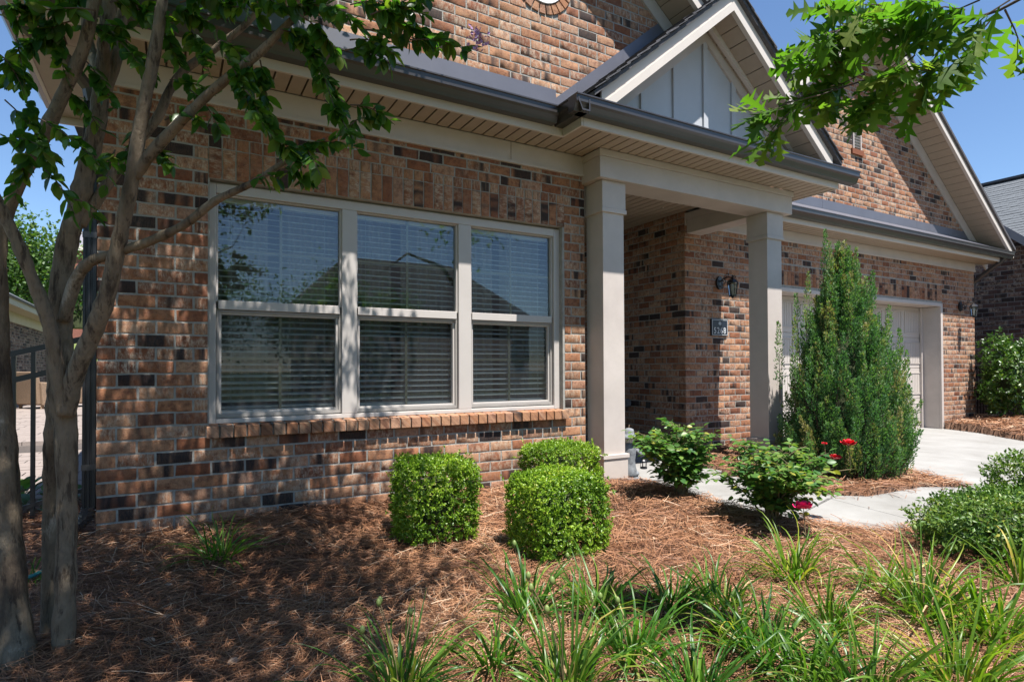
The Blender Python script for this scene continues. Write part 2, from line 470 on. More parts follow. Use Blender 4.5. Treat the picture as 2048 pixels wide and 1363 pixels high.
tag(dv, 'wide pale concrete driveway before the garage', None, None, 'structure')
dz = lambda x, y: -.075 + .012 * min(y, 0)
slab('concrete_slab', [(6.602, -2.5), (6.602, -1.722), (6.95, -1.0), (7.2, .93), (7.2, 1.3), (8.676, 1.3), (8.676, -2.5)], dv, dz)
slab('concrete_slab', [(8.684, -2.5), (8.684, 1.3), (12.05, 1.3), (12.0, .85), (11.75, .3), (11.1, -.5), (11.0, -1.2), (11.05, -2.5)], dv, dz)
slab('concrete_slab', [(6.602, -9), (6.602, -2.506), (8.676, -2.506), (8.676, -9)], dv, dz)
slab('concrete_slab', [(8.684, -9), (8.684, -2.506), (11.05, -2.506), (11.3, -9)], dv, dz)
ps = slab('porch_slab', [(3.7, -.2), (5.15, -.2), (5.15, .5), (5.8, .95), (5.8, 3.2), (3.7, 3.2)], None, lambda x, y: -.03, .2)
tag(ps, 'tan concrete porch slab behind the columns', None, None, 'structure')
# the street and kerb behind the camera
st = B(-200, 200, -24, -15.5, -.5, -.40).build('street', M('asphalt', (.05, .05, .052), .9, .2, 4)); tag(st, 'grey asphalt street in front of the house', None, None, 'structure')

# ------------------------------------------------------------------ bricks
CO, BL, BH = .0813, .194, .0715
def brick_variants(k=8):
    out = []
    for q in range(k):
        r_ = np.random.default_rng(100 + q)
        xs = np.array([-.5, -.47, -.2, .12, .45, .5]) * BL; xs[[1, 4]] = [-.5 * BL + .003, .5 * BL - .003]
        zs = np.array([-.5, -.5 + .035, .5 - .035, .5]) * BH
        V, F = [], []
        for zi, z in enumerate(zs):
            for xi, x in enumerate(xs):
                edge = zi in (0, 3) or xi in (0, 5)
                V.append((x + r_.normal(0, .0012), (.0009 if edge else 0) + r_.normal(0, .0005 if edge else .00025), z + r_.normal(0, .0014 if edge else .0005)))
        for zi in range(3):
            for xi in range(5):
                a = zi * 6 + xi; F.append((a, a + 1, a + 7, a + 6))
        ring = [0, 1, 2, 3, 4, 5, 11, 17, 23, 22, 21, 20, 19, 18, 12, 6]
        b0 = len(V)
        for i in ring: V.append((V[i][0], .085, V[i][2]))
        for j in range(len(ring)):
            a, b_ = ring[j], ring[(j + 1) % len(ring)]
            F.append((a, b0 + j, b0 + (j + 1) % len(ring), b_))
        V = np.array(V)
        UV = np.stack([V[:, 0] + V[:, 1] * .8, V[:, 2] + V[:, 1] * .5], 1)
        out.append((V, np.array(F), UV))
    return out
BV = brick_variants()
BMESH = [fast_mesh('brick', V, F, BRK_O, uv=UV) for V, F, UV in BV]
BMESH2 = [fast_mesh('brick', V, F, BRK2_O, uv=UV) for V, F, UV in BV]
BRICKS = {}
def put_brick(store, x, z, face_o, ax, ln, ht=BH, up=0.0, sold=False):
    """x along the wall, z height of the brick's centre; face_o origin, ax unit direction along the wall (outward = ax rotated -90)"""
    ax = np.array(ax, float); out = np.array([ax[1], -ax[0], 0.0])
    loc = np.array(face_o, float) + ax * x + np.array([0, 0, z]) + out * (up + .0008 + abs(random.gauss(0, .0008)))
    mt = Matrix.Identity(4)
    s_x, s_z = ln / BL, ht / BH
    rz = random.gauss(0, .006)
    X = (ax, np.array([0, 0, 1.0]))
    if sold: lx, lz = X[1] * s_x, -X[0] * s_z
    else:
        lx, lz = (X[0] * math.cos(rz) + X[1] * math.sin(rz)) * s_x, (-X[0] * math.sin(rz) + X[1] * math.cos(rz)) * s_z
    for i in range(3):
        mt[i][0], mt[i][1], mt[i][2], mt[i][3] = lx[i], -out[i], lz[i], loc[i]
    u = random.random()
    darkv = random.uniform(.75, 1.0) if u < .05 else (random.uniform(.42, .62) if u < .21 else random.uniform(0, .30))
    white = random.uniform(.6, 1.0) if random.random() < .55 else random.uniform(0, .35)
    BRICKS.setdefault(store, []).append((loc, ln * ht, mt, (random.random() ** 1.0, darkv, white, random.random()), random.randrange(len(BV))))
def subtract(segs, a, b_):
    o = []
    for s0, s1 in segs:
        if b_ <= s0 or a >= s1: o.append((s0, s1)); continue
        if a > s0: o.append((s0, a))
        if b_ < s1: o.append((b_, s1))
    return o
def lay(store, o, ax, zr, segfn, co=CO, bl=.2035):
    k0, k1 = zr
    for k in range(k0, k1):
        z0 = k * co; zc = z0 + co * .42
        off = bl * .5 if k % 2 else 0.0
        for s0, s1 in segfn(z0, z0 + co * .88):
            x = s0
            g = math.floor((s0 - off) / bl) * bl + off
            edges = [s0]
            e = g + bl
            while e < s1 - .03:
                if e - edges[-1] > .03: edges.append(e + random.gauss(0, .002))
                e += bl
            edges.append(s1)
            for a, b_ in zip(edges[:-1], edges[1:]):
                first, last = a == s0, b_ == s1
                aa, bb = a + (0 if first else .0062), b_ - (0 if last else .0062)
                if bb - aa > .015: put_brick(store, (aa + bb) / 2, zc, o, ax, bb - aa, co * .835)
def finish_bricks(store, parent, n_single, meshes, bulkmat, label=None):
    L = BRICKS[store]
    sc = []
    for loc, ar, mt, c, k in L:
        u, v, d = proj(loc)
        vis = d > 0 and -30 < u < 2080 and -30 < v < 1395
        sc.append(ar / d ** 2 if vis else 0)
    order = np.argsort(sc)[::-1]
    for i in order[:n_single]:
        loc, ar, mt, c, k = L[i]
        o = bpy.data.objects.new('brick', meshes[k]); o.color = c
        link(o, parent); o.matrix_basis = mt
    VV, FF, UU, AA = [], [], [], []
    n0 = 0
    for i in order[n_single:]:
        loc, ar, mt, c, k = L[i]
        V, F, UV = BV[k]
        A = np.array(mt)
        VV.append(V @ A[:3, :3].T + A[:3, 3]); FF.append(F + n0); UU.append(UV); AA.append(np.tile(c, (len(V), 1))); n0 += len(V)
    if VV:
        o = bpy.data.objects.new('brickwork', fast_mesh('brickwork', np.concatenate(VV), np.concatenate(FF), bulkmat, {'bc': np.concatenate(AA)}, np.concatenate(UU)))
        link(o, parent); o['kind'] = 'stuff'
        if label: o['label'] = label
# ------------------------------------------------------------------ the house
HOUSE = thing('brick_house', (0, 0, 0), 'red brown brick house with taupe columns, dark gutters and triple window', 'house')
WX0, WX1, WZ0, WZ1 = .591, 3.375, .638, 2.222
MR = .0016
w_ = MB()
w_.box(0.004, .60, MR, .2, -.35, 3.0).box(3.37, 3.612, MR, .2, -.35, 3.0).box(.60, 3.37, MR, .2, -.35, .632).box(.60, 3.37, MR, .2, 2.235, 3.0)
w_.box(.004, .2, .2, 3.3, -.35, 3.0)
B(.004, 3.6, 3.32, 3.4, -.35, 2.98).build('back_wall', MORTAR, HOUSE)
WALL = w_.build('wall', MORTAR, HOUSE)
# upper gable wall as a pentagon sheet with thickness
GA = 2.97
def main_rake(x): return 5.57 - .776 * abs(x - GA)
gw = MB()
gw.prism([(-.3, MR, 2.95), (6.2, MR, 2.95), (6.2, MR, main_rake(6.2) + .1), (GA, MR, main_rake(GA) + .1), (-.3, MR, main_rake(-.3) + .1)], (0, .2, 0))
GWALL = gw.build('gable_wall', MORTAR, HOUSE)
lay('house', (0, 0, 0), (1, 0, 0), (-2, 34), lambda a, b_: subtract([(0.0, 3.61)], .590, 3.392) if (b_ > .565 and a < 2.505) else [(0.0, 3.61)])
CX, CZ, CR = 3.17, 4.38, .325
def gable_seg(a, b_):
    hw = (5.62 - b_) / .776
    s_ = [(max(-.2, GA - hw), min(6.1, GA + hw))]
    zc = (a + b_) / 2
    if abs(zc - CZ) < CR:
        q = math.sqrt(CR * CR - (zc - CZ) ** 2); s_ = subtract(s_, CX - q, CX + q)
    return s_ if hw > .1 else []
lay('house', (0, 0, 0), (1, 0, 0), (40, 66), gable_seg)
# soldiers, header row above the window; rowlock sill
n = 34; stp = (3.392 - .590) / n
for i in range(n):
    put_brick('soldier', .590 + stp * (i + .5), 2.335, (0, 0, 0), (1, 0, 0), .194, stp - .010, .002, True)
    put_brick('header', .590 + stp * (i + .5), 2.476, (0, 0, 0), (1, 0, 0), stp - .010, BH, 0)
SILL = MB().box(.58, 3.40, -.03, .05, .556, .612).build('window_sill', MORTAR, WALL)
nsl = 35; stp2 = (3.405 - .578) / nsl
for i in range(nsl):
    xa = .578 + stp2 * i + .005; xb = xa + stp2 - .010
    t_ = random.gauss(0, .002)
    b_ = MB().prism([(xa, -.052 + t_, .553), (xa, .075, .556), (xa, .075, .640), (xa, -.05 + t_, .628)], (xb - xa, 0, 0))
    o = b_.build('sill_brick', BRK_O, SILL, bevel=.004)
    u_ = o.data.uv_layers.new(name='UVMap')
    for l in o.data.loops:
        c_ = o.data.vertices[l.vertex_index].co; u_.data[l.index].uv = (c_.z + c_.x, c_.y + c_.x * .3)
    o.color = (random.uniform(.4, 1), random.uniform(0, .35), random.uniform(0, .4), random.random())
# ring of bricks round the little round window
ring = MB(); nb = 26
for i in range(nb):
    a0, a1 = 2 * math.pi * (i + .08) / nb, 2 * math.pi * (i + .92) / nb
    pts = [(CX + r_ * math.cos(a), -.012, CZ + r_ * math.sin(a)) for r_, a in ((.225, a0), (.315, a0), (.315, a1), (.225, a1))]
    o = MB().prism(pts, (0, .06, 0)).build('ring_brick', BRK_O, GWALL, bevel=.003)
    u_ = o.data.uv_layers.new(name='UVMap')
    for l in o.data.loops:
        c_ = o.data.vertices[l.vertex_index].co; u_.data[l.index].uv = (c_.x, c_.z)
    o.color = (random.uniform(.5, 1), random.uniform(0, .3), random.uniform(0, .4), random.random())
RW = MB()
pr = [(CX + .222 * math.cos(2*math.pi*k/32), .004, CZ + .222 * math.sin(2*math.pi*k/32)) for k in range(32)]
pin = [(CX + (p[0]-CX) * .80, .004, CZ + (p[2]-CZ) * .80) for p in pr]
RW.add(pr + pin + [(p[0], -.02, p[2]) for p in pr] + [(p[0], -.02, p[2]) for p in pin],
       [(64+k, 64+(k+1) % 32, 96+(k+1) % 32, 96+k) for k in range(32)] + [(96+k, 96+(k+1) % 32, 32+(k+1) % 32, 32+k) for k in range(32)] + [(k, (k+1) % 32, 64+(k+1) % 32, 64+k) for k in range(32)])
rwo = RW.build('round_window', M('white_frame', (.75, .75, .73), .4), HOUSE, label='small round window high in the brick gable')
MB().add([(p[0], .0, p[2]) for p in pin], [tuple(range(32))]).build('pane', M('dark_glass', (.02, .03, .05), .03, .05, spec=1.0), rwo)

# garage wing
GY = .93
GXL, GXR, GDL, GDR, GDT = 5.83, 13.2, 7.15, 12.03, 2.10
g_ = MB()
g_.box(GXL + .004, GDL + .05, GY + MR, GY + .2, -.4, 3.0).box(GDR - .05, GXR - .004, GY + MR, GY + .2, -.4, 3.0).box(GDL + .05, GDR - .05, GY + MR, GY + .2, GDT - .03, 3.0)
g_.box(GXL + MR, GXL + .2, GY + .2, 4.5, -.4, 3.0)
g_.box(GXR - .2, GXR, GY + .2, 9, -.4, 3.0)
GW = g_.build('garage_wall', MORTAR, HOUSE)
GGA = 9.5
def g_rake(x): return 5.92 - .75 * abs(x - GGA)
MB().prism([(GXL - .1, GY + MR, 2.95), (GXR + .1, GY + MR, 2.95), (GXR + .1, GY + MR, g_rake(GXR) + .05), (GGA, GY + MR, 5.98), (GXL - .1, GY + MR, g_rake(GXL) + .05)], (0, .2, 0)).build('garage_gable_wall', MORTAR, HOUSE)
def gar_seg(a, b_):
    s_ = [(GXL, GXR)]
    if a < 2.40: s_ = subtract(s_, GDL, GDR)
    return s_
lay('house', (0, GY, 0), (1, 0, 0), (-3, 34), gar_seg)
ns = 60; st3 = (GDR - GDL) / ns
for i in range(ns):
    put_brick('house', GDL + st3 * (i + .5), 2.235, (0, GY, 0), (1, 0, 0), .194, st3 - .010, .002, True)
    put_brick('house', GDL + st3 * (i + .5), 2.376, (0, GY, 0), (1, 0, 0), st3 - .010, BH, 0)
VX, VZ0, VZ1 = 9.5, 4.33, 4.95
def gg_seg(a, b_):
    hw = (5.95 - b_) / .75
    s_ = [(max(GXL, GGA - hw), min(GXR, GGA + hw))]
    if b_ > VZ0 and a < VZ1: s_ = subtract(s_, VX - .11, VX + .11)
    return s_ if hw > .1 else []
lay('house', (0, GY, 0), (1, 0, 0), (42, 72), gg_seg)
lay('house', (GXL, 4.0, 0), (0, -1, 0), (-1, 36), lambda a, b_: [(0.6, 3.07)])
# louvred vent in the garage gable
vt = MB().box(VX - .11, VX - .085, GY - .02, GY + .05, VZ0, VZ1).box(VX + .085, VX + .11, GY - .02, GY + .05, VZ0, VZ1).box(VX - .085, VX + .085, GY - .02, GY + .05, VZ1 - .03, VZ1).build('gable_vent', TRIM, HOUSE)
for i in range(13):
    z = VZ0 + .03 + i * .044
    MB().prism([(VX - .085, GY - .012, z), (VX - .085, GY + .04, z + .04), (VX - .085, GY + .045, z + .046), (VX - .085, GY - .014, z + .008)], (.17, 0, 0)).build('slat', TRIM, vt)
B(VX - .15, VX + .15, GY - .03, GY + .05, VZ0 - .085, VZ0 - .005).build('vent_sill', BRK_A, HOUSE)

lay('side', (0.0, 3.3, 0), (0, -1, 0), (-2, 34), lambda a, b_: [(0.0, 3.21)])
finish_bricks('side', WALL, 0, BMESH, BRK_A, 'brickwork of the left side wall')
finish_bricks('house', WALL, 300, BMESH, BRK_A, 'brickwork of the higher, farther and side walls')
for nm in ('soldier', 'header'):
    for loc, ar, mt, c, k in BRICKS[nm]:
        o = bpy.data.objects.new(nm + '_brick', BMESH[k]); o.color = c
        link(o, WALL); o.matrix_basis = mt

# ---- window unit -------------------------------------------------
FY = .050
XS = [(.650, 1.454), (1.577, 2.384), (2.513, 3.301)]
fr = MB()
fr.box(WX0, .640, FY, .16, WZ0, WZ1).box(3.312, WX1, FY, .16, WZ0, WZ1)
fr.box(.640, 3.312, FY, .16, 2.158, WZ1).box(.640, 3.312, FY, .16, WZ0, .668)
fr.box(1.462, 1.570, FY + .001, .16, .668, 2.158).box(2.392, 2.505, FY + .001, .16, .668, 2.158)
WIN = fr.build('window', VINYL, HOUSE, bevel=.004, label='triple taupe vinyl window with blinds behind the glass')
MB().box(WX0 - .003, WX1 + .003, FY + .03, .15, WZ1 + .001, WZ1 + .02).build('frame_cap', TRIM, WIN)
for (a, b_) in XS:
    lo, up = MB(), MB()
    # upper sash
    up.box(a - .010, a + .004, FY + .022, .12, 1.44, 2.158).box(b_ - .004, b_ + .010, FY + .022, .12, 1.44, 2.158)
    up.box(a + .004, b_ - .004, FY + .012, .12, 1.392, 1.452).box(a + .004, b_ - .004, FY + .022, .12, 2.148, 2.158)
    up.build('upper_sash', VINYL, WIN, bevel=.003)
    lo.box(a - .010, a + .026, FY + .045, .14, .668, 1.40).box(b_ - .026, b_ + .010, FY + .045, .14, .668, 1.40)
    lo.box(a + .026, b_ - .026, FY + .045, .14, .668, .715).box(a + .026, b_ - .026, FY + .045, .14, 1.36, 1.391)
    lo.build('lower_sash', VINYL, WIN, bevel=.003)
    MB().add([(a, FY + .05, 1.45), (b_, FY + .05, 1.45), (b_, FY + .05, 2.15), (a, FY + .05, 2.15)], [(0, 1, 2, 3)]).build('pane', GL_UP, WIN)
    MB().add([(a + .02, FY + .075, .71), (b_ - .02, FY + .075, .71), (b_ - .02, FY + .075, 1.365), (a + .02, FY + .075, 1.365)], [(0, 1, 2, 3)]).build('pane', GL_LO, WIN, label='lower pane behind a dark insect screen')
    sc_ = MB(); fy = FY + .030
    sc_.box(a - .004, a + .010, fy, fy + .008, .678, 1.388).box(b_ - .010, b_ + .004, fy, fy + .008, .678, 1.388).box(a + .010, b_ - .010, fy, fy + .008, .678, .700).box(a + .010, b_ - .010, fy, fy + .008, 1.374, 1.388)
    sc_.build('screen_frame', M('screen_frame_grey', (.27, .25, .23), .5), WIN)
    c_ = (a + b_) / 2
    for z0, z1, yy in ((1.452, 2.148, FY + .062), (.715, 1.36, FY + .09)):
        MB().box(c_ - .009, c_ + .009, yy, yy + .006, z0, z1).build('muntin', MUNTIN, WIN)
        zm = z0 + (z1 - z0) * (.5 if z0 > 1 else .55)
        MB().box(a + .004, b_ - .004, yy + .007, yy + .012, zm - .009, zm + .009).build('muntin', MUNTIN, WIN)
# dark room behind
rm = MB()
rm.box(.2, 3.6, 3.2, 3.3, 0, 2.9).box(.2, 3.6, .2, 3.3, .0, .05).box(.2, 3.6, .2, 3.3, 2.85, 2.9).box(.2, .25, .2, 3.3, 0, 2.9).box(3.55, 3.61, .2, 3.3, -.3, 2.9)
rm.build('room', ROOM, HOUSE, label='dim room seen through the window')
labs = ['left', 'middle', 'right']
wh = ['in the left window behind the tree branches', 'in the middle window of the triple unit', 'in the right window next to the column']
for (a, b_), pos in zip(XS, wh):
    bl = thing('window_blind', ((a + b_) / 2, .19, .70), 'white horizontal slat blind ' + pos, 'blind', 'blinds behind the triple window')
    MB().box(a - .02, b_ + .02, .165, .215, 2.13, 2.17).build('head_rail', BLIND, bl)
    z = .735
    MB().box(a + .0, b_ - .0, .17, .21, .695, .722).build('bottom_rail', BLIND, bl)
    xa, xb = a - .012, b_ + .012
    me = MB().prism([(xa, -.024, -.0045), (xa, 0, .0012), (xa, .024, .0045), (xa, .024, .0060), (xa, 0, .0030), (xa, -.024, -.0025)], (xb - xa, 0, 0))
    mo = None
    while z < 2.12:
        if mo is None:
            mo = me.build('slat', BLIND, bl); s_ = mo
        else:
            s_ = bpy.data.objects.new('slat', mo.data); link(s_, bl)
        s_.location = (random.uniform(-.003, .003), .19, z)
        s_.rotation_euler = (random.gauss(0, .02) + .14, random.gauss(0, .0015), 0)
        z += .0425
    for xx in (a + .09, b_ - .09):
        MB().tube([(xx, .163, .70), (xx, .163, 2.14)], .0012, 5).build('cord', CORD, bl)
    cu = thing('curtain', ((a + b_) / 2, .34, .3), 'grey pleated curtain ' + pos.replace('in the', 'hanging inside the'), 'curtain', 'curtains behind the blinds')
    X = np.linspace(a - .05, b_ + .05, 60)
    for sgn, r0, r1 in ((0, a - .06, (a + b_) / 2 - .06), (1, (a + b_) / 2 + .03, b_ + .06)):
        X = np.linspace(r0, r1, 40); Y = .34 + .03 * np.sin(X * 75 + sgn) + .012 * np.sin(X * 31)
        V = np.concatenate([np.stack([X, Y, np.full(40, .25)], 1), np.stack([X, Y, np.full(40, 2.4)], 1)])
        i = np.arange(39)
        o = bpy.data.objects.new('drape', fast_mesh('drape', V, np.stack([i, i + 1, i + 41, i + 40], 1), CURT)); link(o, cu)

# ---- eaves, soffits, gutters ---------------------------------------
ZS = 2.887
def panels(parent, x0, x1, y0, y1, z, pitch=.10, along='x', name='soffit_panel'):
    """a tray of grooved soffit panels; each panel is its own strip"""
    me = {}
    if along == 'x':
        n_ = max(1, int(round((x1 - x0) / pitch))); p = (x1 - x0) / n_
        for i in range(n_):
            key = 1
            if key not in me:
                o = MB().box(0.006, p - .006, y0, y1, z, z + .006).build(name, SOFFIT, parent, bevel=.0015); me[key] = o.data
            else:
                o = bpy.data.objects.new(name, me[key]); link(o, parent)
                bv = o.modifiers.new('bevel', 'BEVEL'); bv.width = .0015
            o.location = (x0 + i * p, 0, 0)
    return
def soffit(name, x0, x1, y0, y1, z, pitch=.10):
    s_ = B(x0, x1, y0, y1, z + .012, z + .03).build(name, GAP, HOUSE)
    panels(s_, x0, x1, y0, y1, z, pitch)
    return s_
soffit('soffit', -.35, 3.575, -.30, -.029, ZS)
soffit('soffit', 3.17, 3.57, -.56, -.301, ZS)
soffit('soffit', 3.57, 6.50, -.56, -.278, ZS)
s2 = soffit('soffit', 6.50, 13.42, .60, GY - .022, ZS, .12)
soffit('soffit', 6.211, 6.50, -.277, .60, ZS, .1)
cl = soffit('porch_ceiling', 3.615, 5.825, .035, 3.3, 2.905, .11)
# frieze boards
fb = MB().box(-.02, 3.585, -.020, -.001, 2.708, 2.886).box(-.02, 3.585, -.028, -.020, 2.708, 2.735)
fb.build('frieze_board', TRIM, HOUSE, bevel=.002)
MB().box(2.84, 2.843, -.0215, -.0202, 2.735, 2.886).build('board_joint', GAP, HOUSE)
MB().box(GXL, GXR + .02, GY - .020, GY - .001, 2.735, 2.886).box(GXL, GXR + .02, GY - .028, GY - .02, 2.735, 2.762).build('frieze_board', TRIM, HOUSE, bevel=.002)
# fascia
MB().box(-.35, 3.17, -.325, -.302, ZS - .004, 3.05).build('fascia', TRIM_W, HOUSE, bevel=.002)
MB().box(3.152, 3.172, -.58, -.3255, ZS - .004, 3.05).build('fascia', TRIM_W, HOUSE, bevel=.002)
MB().box(3.1725, 6.53, -.583, -.561, ZS - .004, 3.05).box(6.508, 6.53, -.561, .59, ZS - .004, 3.05).build('fascia', TRIM_W, HOUSE, bevel=.002)
MB().box(6.531, 13.44, .578, .60, ZS - .004, 3.05).box(13.42, 13.44, .60, 1.4, ZS - .004, 3.05).build('fascia', TRIM_W, HOUSE, bevel=.002)
def gutter(name, pts, depth_dir):
    """K-style gutter swept along a straight line; profile: d outward from the fascia, z"""
    a, b_ = [np.array(p, float) for p in pts]
    dd = np.array(depth_dir, float)
    prof = [(0.001, .0), (.075, .0), (.082, .018), (.098, .050), (.112, .066), (.115, .108), (.125, .112), (.125, .122), (.108, .122), (.100, .075), (.07, .012), (.012, .012), (.012, .118), (.001, .118)]
    b = MB().prism([a + dd * d + np.array([0, 0, z]) for d, z in prof], b_ - a)
    return b.build(name, BRONZE, HOUSE)
gutter('gutter', [(-.47, -.325, 2.945), (3.045, -.325, 2.945)], (0, -1, 0))
gutter('gutter', [(3.151, -.70, 2.945), (3.151, -.326, 2.945)], (-1, 0, 0))
gutter('gutter', [(3.028, -.583, 2.945), (6.72, -.583, 2.945)], (0, -1, 0))
gutter('gutter', [(6.54, .577, 2.945), (13.62, .577, 2.945)], (0, -1, 0))
gutter('gutter', [(-.35, -.45, 2.945), (-.35, 1.25, 2.945)], (-1, 0, 0))
for xe in (3.0245, 6.7205):
    MB().prism([(xe, -.583 - d_, 2.9445 + z_) for d_, z_ in ((0, 0), (.076, 0), (.083, .018), (.099, .050), (.113, .066), (.116, .108), (.126, .112), (.126, .123), (0, .123))], (.003, 0, 0)).build('gutter_end_cap', BRONZE, HOUSE)
# pent roofs of dark metal between gutter and gable walls
def sheet(name, poly, th, mat, parent=HOUSE, **k):
    p = [np.array(q, float) for q in poly]
    nrm = np.cross(p[1] - p[0], p[2] - p[0]); nrm /= np.linalg.norm(nrm)
    return MB().prism(p, -nrm * th).build(name, mat, parent, **k)
for xa, xb in ((-.46, 1.70), (1.703, 3.30)):
    sheet('flashing', [(xa, -.43, 3.058), (xb, -.43, 3.058), (xb, -.004, 3.30), (xa, -.004, 3.30)], .012, FLASH)
    B(xa, xb, -.016, -.004, 3.296, 3.425).build('flashing', FLASH, HOUSE)
for xa, xb in ((5.9, 8.6), (8.603, 11.2), (11.203, 13.5)):
    sheet('flashing', [(xa, .47, 3.058), (xb, .47, 3.058), (xb, GY - .004, 3.31), (xa, GY - .004, 3.31)], .012, FLASH)
    B(xa, xb, GY - .016, GY - .004, 3.306, 3.44).build('flashing', FLASH, HOUSE)
sheet('flashing', [(3.2, -.66, 3.055), (6.6, -.66, 3.055), (6.6, -.25, 3.20), (3.2, -.25, 3.20)], .012, FLASH)
# left side eave of the house
B(-.35, 0.0, -.025, 1.2, ZS, ZS + .006).build('side_soffit', SOFFIT, HOUSE)
B(-.37, -.35, -.325, 1.2, ZS - .004, 3.05).build('fascia', TRIM_W, HOUSE)
B(-.37, 0.0, 1.2, 1.22, ZS - .05, 3.4).build('eave_return', TRIM_W, HOUSE)
B(-.02, .004, .0, 1.4, 2.708, 2.886).build('frieze_board', TRIM, HOUSE)

# ---- roofs -----------------------------------------------------------
def shingle_field(parent, o, ux, uy, wdt, lng, mat, tab=.32, exp_=.14, single=True, th=.007):
    """rows of overlapping shingles; o = lower corner, ux along the eave, uy up the slope (unit vectors)"""
    o, ux, uy = [np.array(q, float) for q in (o, ux, uy)]
    nr = np.cross(ux, uy); nr = nr / np.linalg.norm(nr)
    if nr[2] < 0: nr = -nr
    bulk = MB(); rows = int(lng / exp_) + 1
    for r_ in range(rows):
        x = -(r_ % 3) * tab / 3
        while x < wdt:
            xa, xb = max(0, x + .003), min(wdt, x + tab - .003)
            x += tab
            if xb - xa < .02: continue
            t2 = th * random.uniform(.8, 1.9)
            ya, yb = r_ * exp_ + random.gauss(0, .003), min(lng, (r_ + 1) * exp_ + .04)
            if yb - ya < .03: continue
            q = [o + ux * xa + uy * ya + nr * (th * 1.6), o + ux * xb + uy * ya + nr * (th * 1.6), o + ux * xb + uy * yb, o + ux * xa + uy * yb]
            if single: MB().prism(q, nr * t2).build('shingle', mat, parent)
            else: bulk.prism(q, nr * t2)
    if not single:
        s_ = bulk.build('shingles', mat, parent); s_['kind'] = 'stuff'
def gable_roof(name, ax_, zr, pitch, x0, x1, y0, y1, th, mat):
    """ridge along y at x=ax_; zr = underside height at the ridge"""
    zl, zrr = zr - pitch * (ax_ - x0), zr - pitch * (x1 - ax_)
    b = MB()
    b.prism([(x0, y0, zl), (ax_, y0, zr), (ax_, y0, zr + th), (x0, y0, zl + th)], (0, y1 - y0, 0))
    b.prism([(ax_, y0, zr), (x1, y0, zrr), (x1, y0, zrr + th), (ax_, y0, zr + th)], (0, y1 - y0, 0))
    return b.build(name, mat, HOUSE)
def rake_trim(ax_, zr, pitch, x0, x1, yf, yw, fas, parent=HOUSE, fz=.13, pan=.12):
    """fascia boards at yf, soffit panels between yf and wall yw, frieze boards on the wall; zr underside at ridge"""
    for sx, xe in ((-1, x0), (1, x1)):
        ze = zr - pitch * abs(xe - ax_)
        MB().prism([(ax_, yf, zr - .02), (xe, yf, ze - .02), (xe, yf, ze + fas), (ax_, yf, zr + fas)], (0, .022, 0)).build('rake_fascia', TRIM_W, parent)
        MB().prism([(ax_, yf - .022, zr - .022), (xe, yf - .022, ze - .022), (xe, yf - .022, ze + fas * .36), (ax_, yf - .022, zr + fas * .36)], (0, .0215, 0)).build('rake_moulding', TRIM_W, parent)
        MB().prism([(ax_, yw - .024, zr - fz), (xe, yw - .024, ze - fz), (xe, yw - .024, ze), (ax_, yw - .024, zr)], (0, .022, 0)).build('rake_frieze', TRIM, parent)
        ln = abs(xe - ax_); n_ = int(ln / pan)
        back = MB().prism([(ax_, yf + .024, zr + .012), (xe, yf + .024, ze + .012), (xe, yf + .024, ze + .02), (ax_, yf + .024, zr + .02)], (0, yw - yf - .026, 0)).build('rake_soffit', GAP, parent)
        for i in range(n_):
            xa, xb = ax_ + sx * (i * pan + .004), ax_ + sx * ((i + 1) * pan - .004)
            za, zb = zr - pitch * abs(xa - ax_), zr - pitch * abs(xb - ax_)
            MB().prism([(xa, yf + .024, za), (xb, yf + .024, zb), (xb, yf + .024, zb + .006), (xa, yf + .024, za + .006)], (0, yw - yf - .052, 0)).build('soffit_panel', SOFFIT, back)
# main gable
MZ, MP = 5.57 + .16, .776
gable_roof('main_roof', GA, MZ + .152, MP, -.40, 6.34, -.375, 9, .05, SHING)
rake_trim(GA, MZ, MP, -.38, 6.32, -.34, 0, .15, fz=.17)
# garage gable
gable_roof('garage_roof', GGA, 6.14 + .152, .75, 5.4, 13.75, .495, 10, .05, SHING)
rake_trim(GGA, 6.14, .75, 5.45, 13.7, .53, GY, .15, fz=.22)
nl = math.hypot(1, .75)
shingle_field(HOUSE, (5.4, .49, 6.14 + .205 - .75 * 4.1), (0, 1, 0), (1 / nl, 0, .75 / nl), 6.0, 4.1 * nl, SHING, single=False)
nl2 = math.hypot(1, MP)
# porch gable
PA, PZ, PP = 4.87, 4.30, .83
gable_roof('porch_roof', PA, PZ + .167, PP, 3.24, 6.50, -.64, 0.0, .04, SHING)
rake_trim(PA, PZ, PP, 3.34, 6.40, -.60, -.262, .165, fz=.15)
PROOF = B(PA - .02, PA + .02, -.64, -.01, PZ + .21, PZ + .23).build('porch_ridge_cap', SHING, HOUSE)
nl = math.hypot(1, PP)
for sx in (-1, 1):
    xe = 3.24 if sx < 0 else 6.50
    shingle_field(PROOF, (xe, -.66, PZ + .208 - PP * abs(xe - PA)), (0, 1, 0), (-sx / nl, 0, PP / nl), .64, abs(xe - PA) * nl, SHING)
# step flashing where the porch roof meets the wall
for sx, xe in ((-1, 3.26), (1, 6.3)):
    n_ = 6
    for i in range(n_):
        xa = xe + (PA - xe) * i / n_; xb = xe + (PA - xe) * (i + 1) / n_
        za, zb = PZ + .19 - PP * abs(xa - PA), PZ + .19 - PP * abs(xb - PA)
        MB().prism([(xa, -.014 - .001 * (i % 2), za - .02), (xb, -.014 - .001 * (i % 2), zb - .02), (xb, -.014 - .001 * (i % 2), zb + .17), (xa, -.014 - .001 * (i % 2), za + .17)], (0, .011, 0)).build('step_flashing', FLASH, HOUSE)
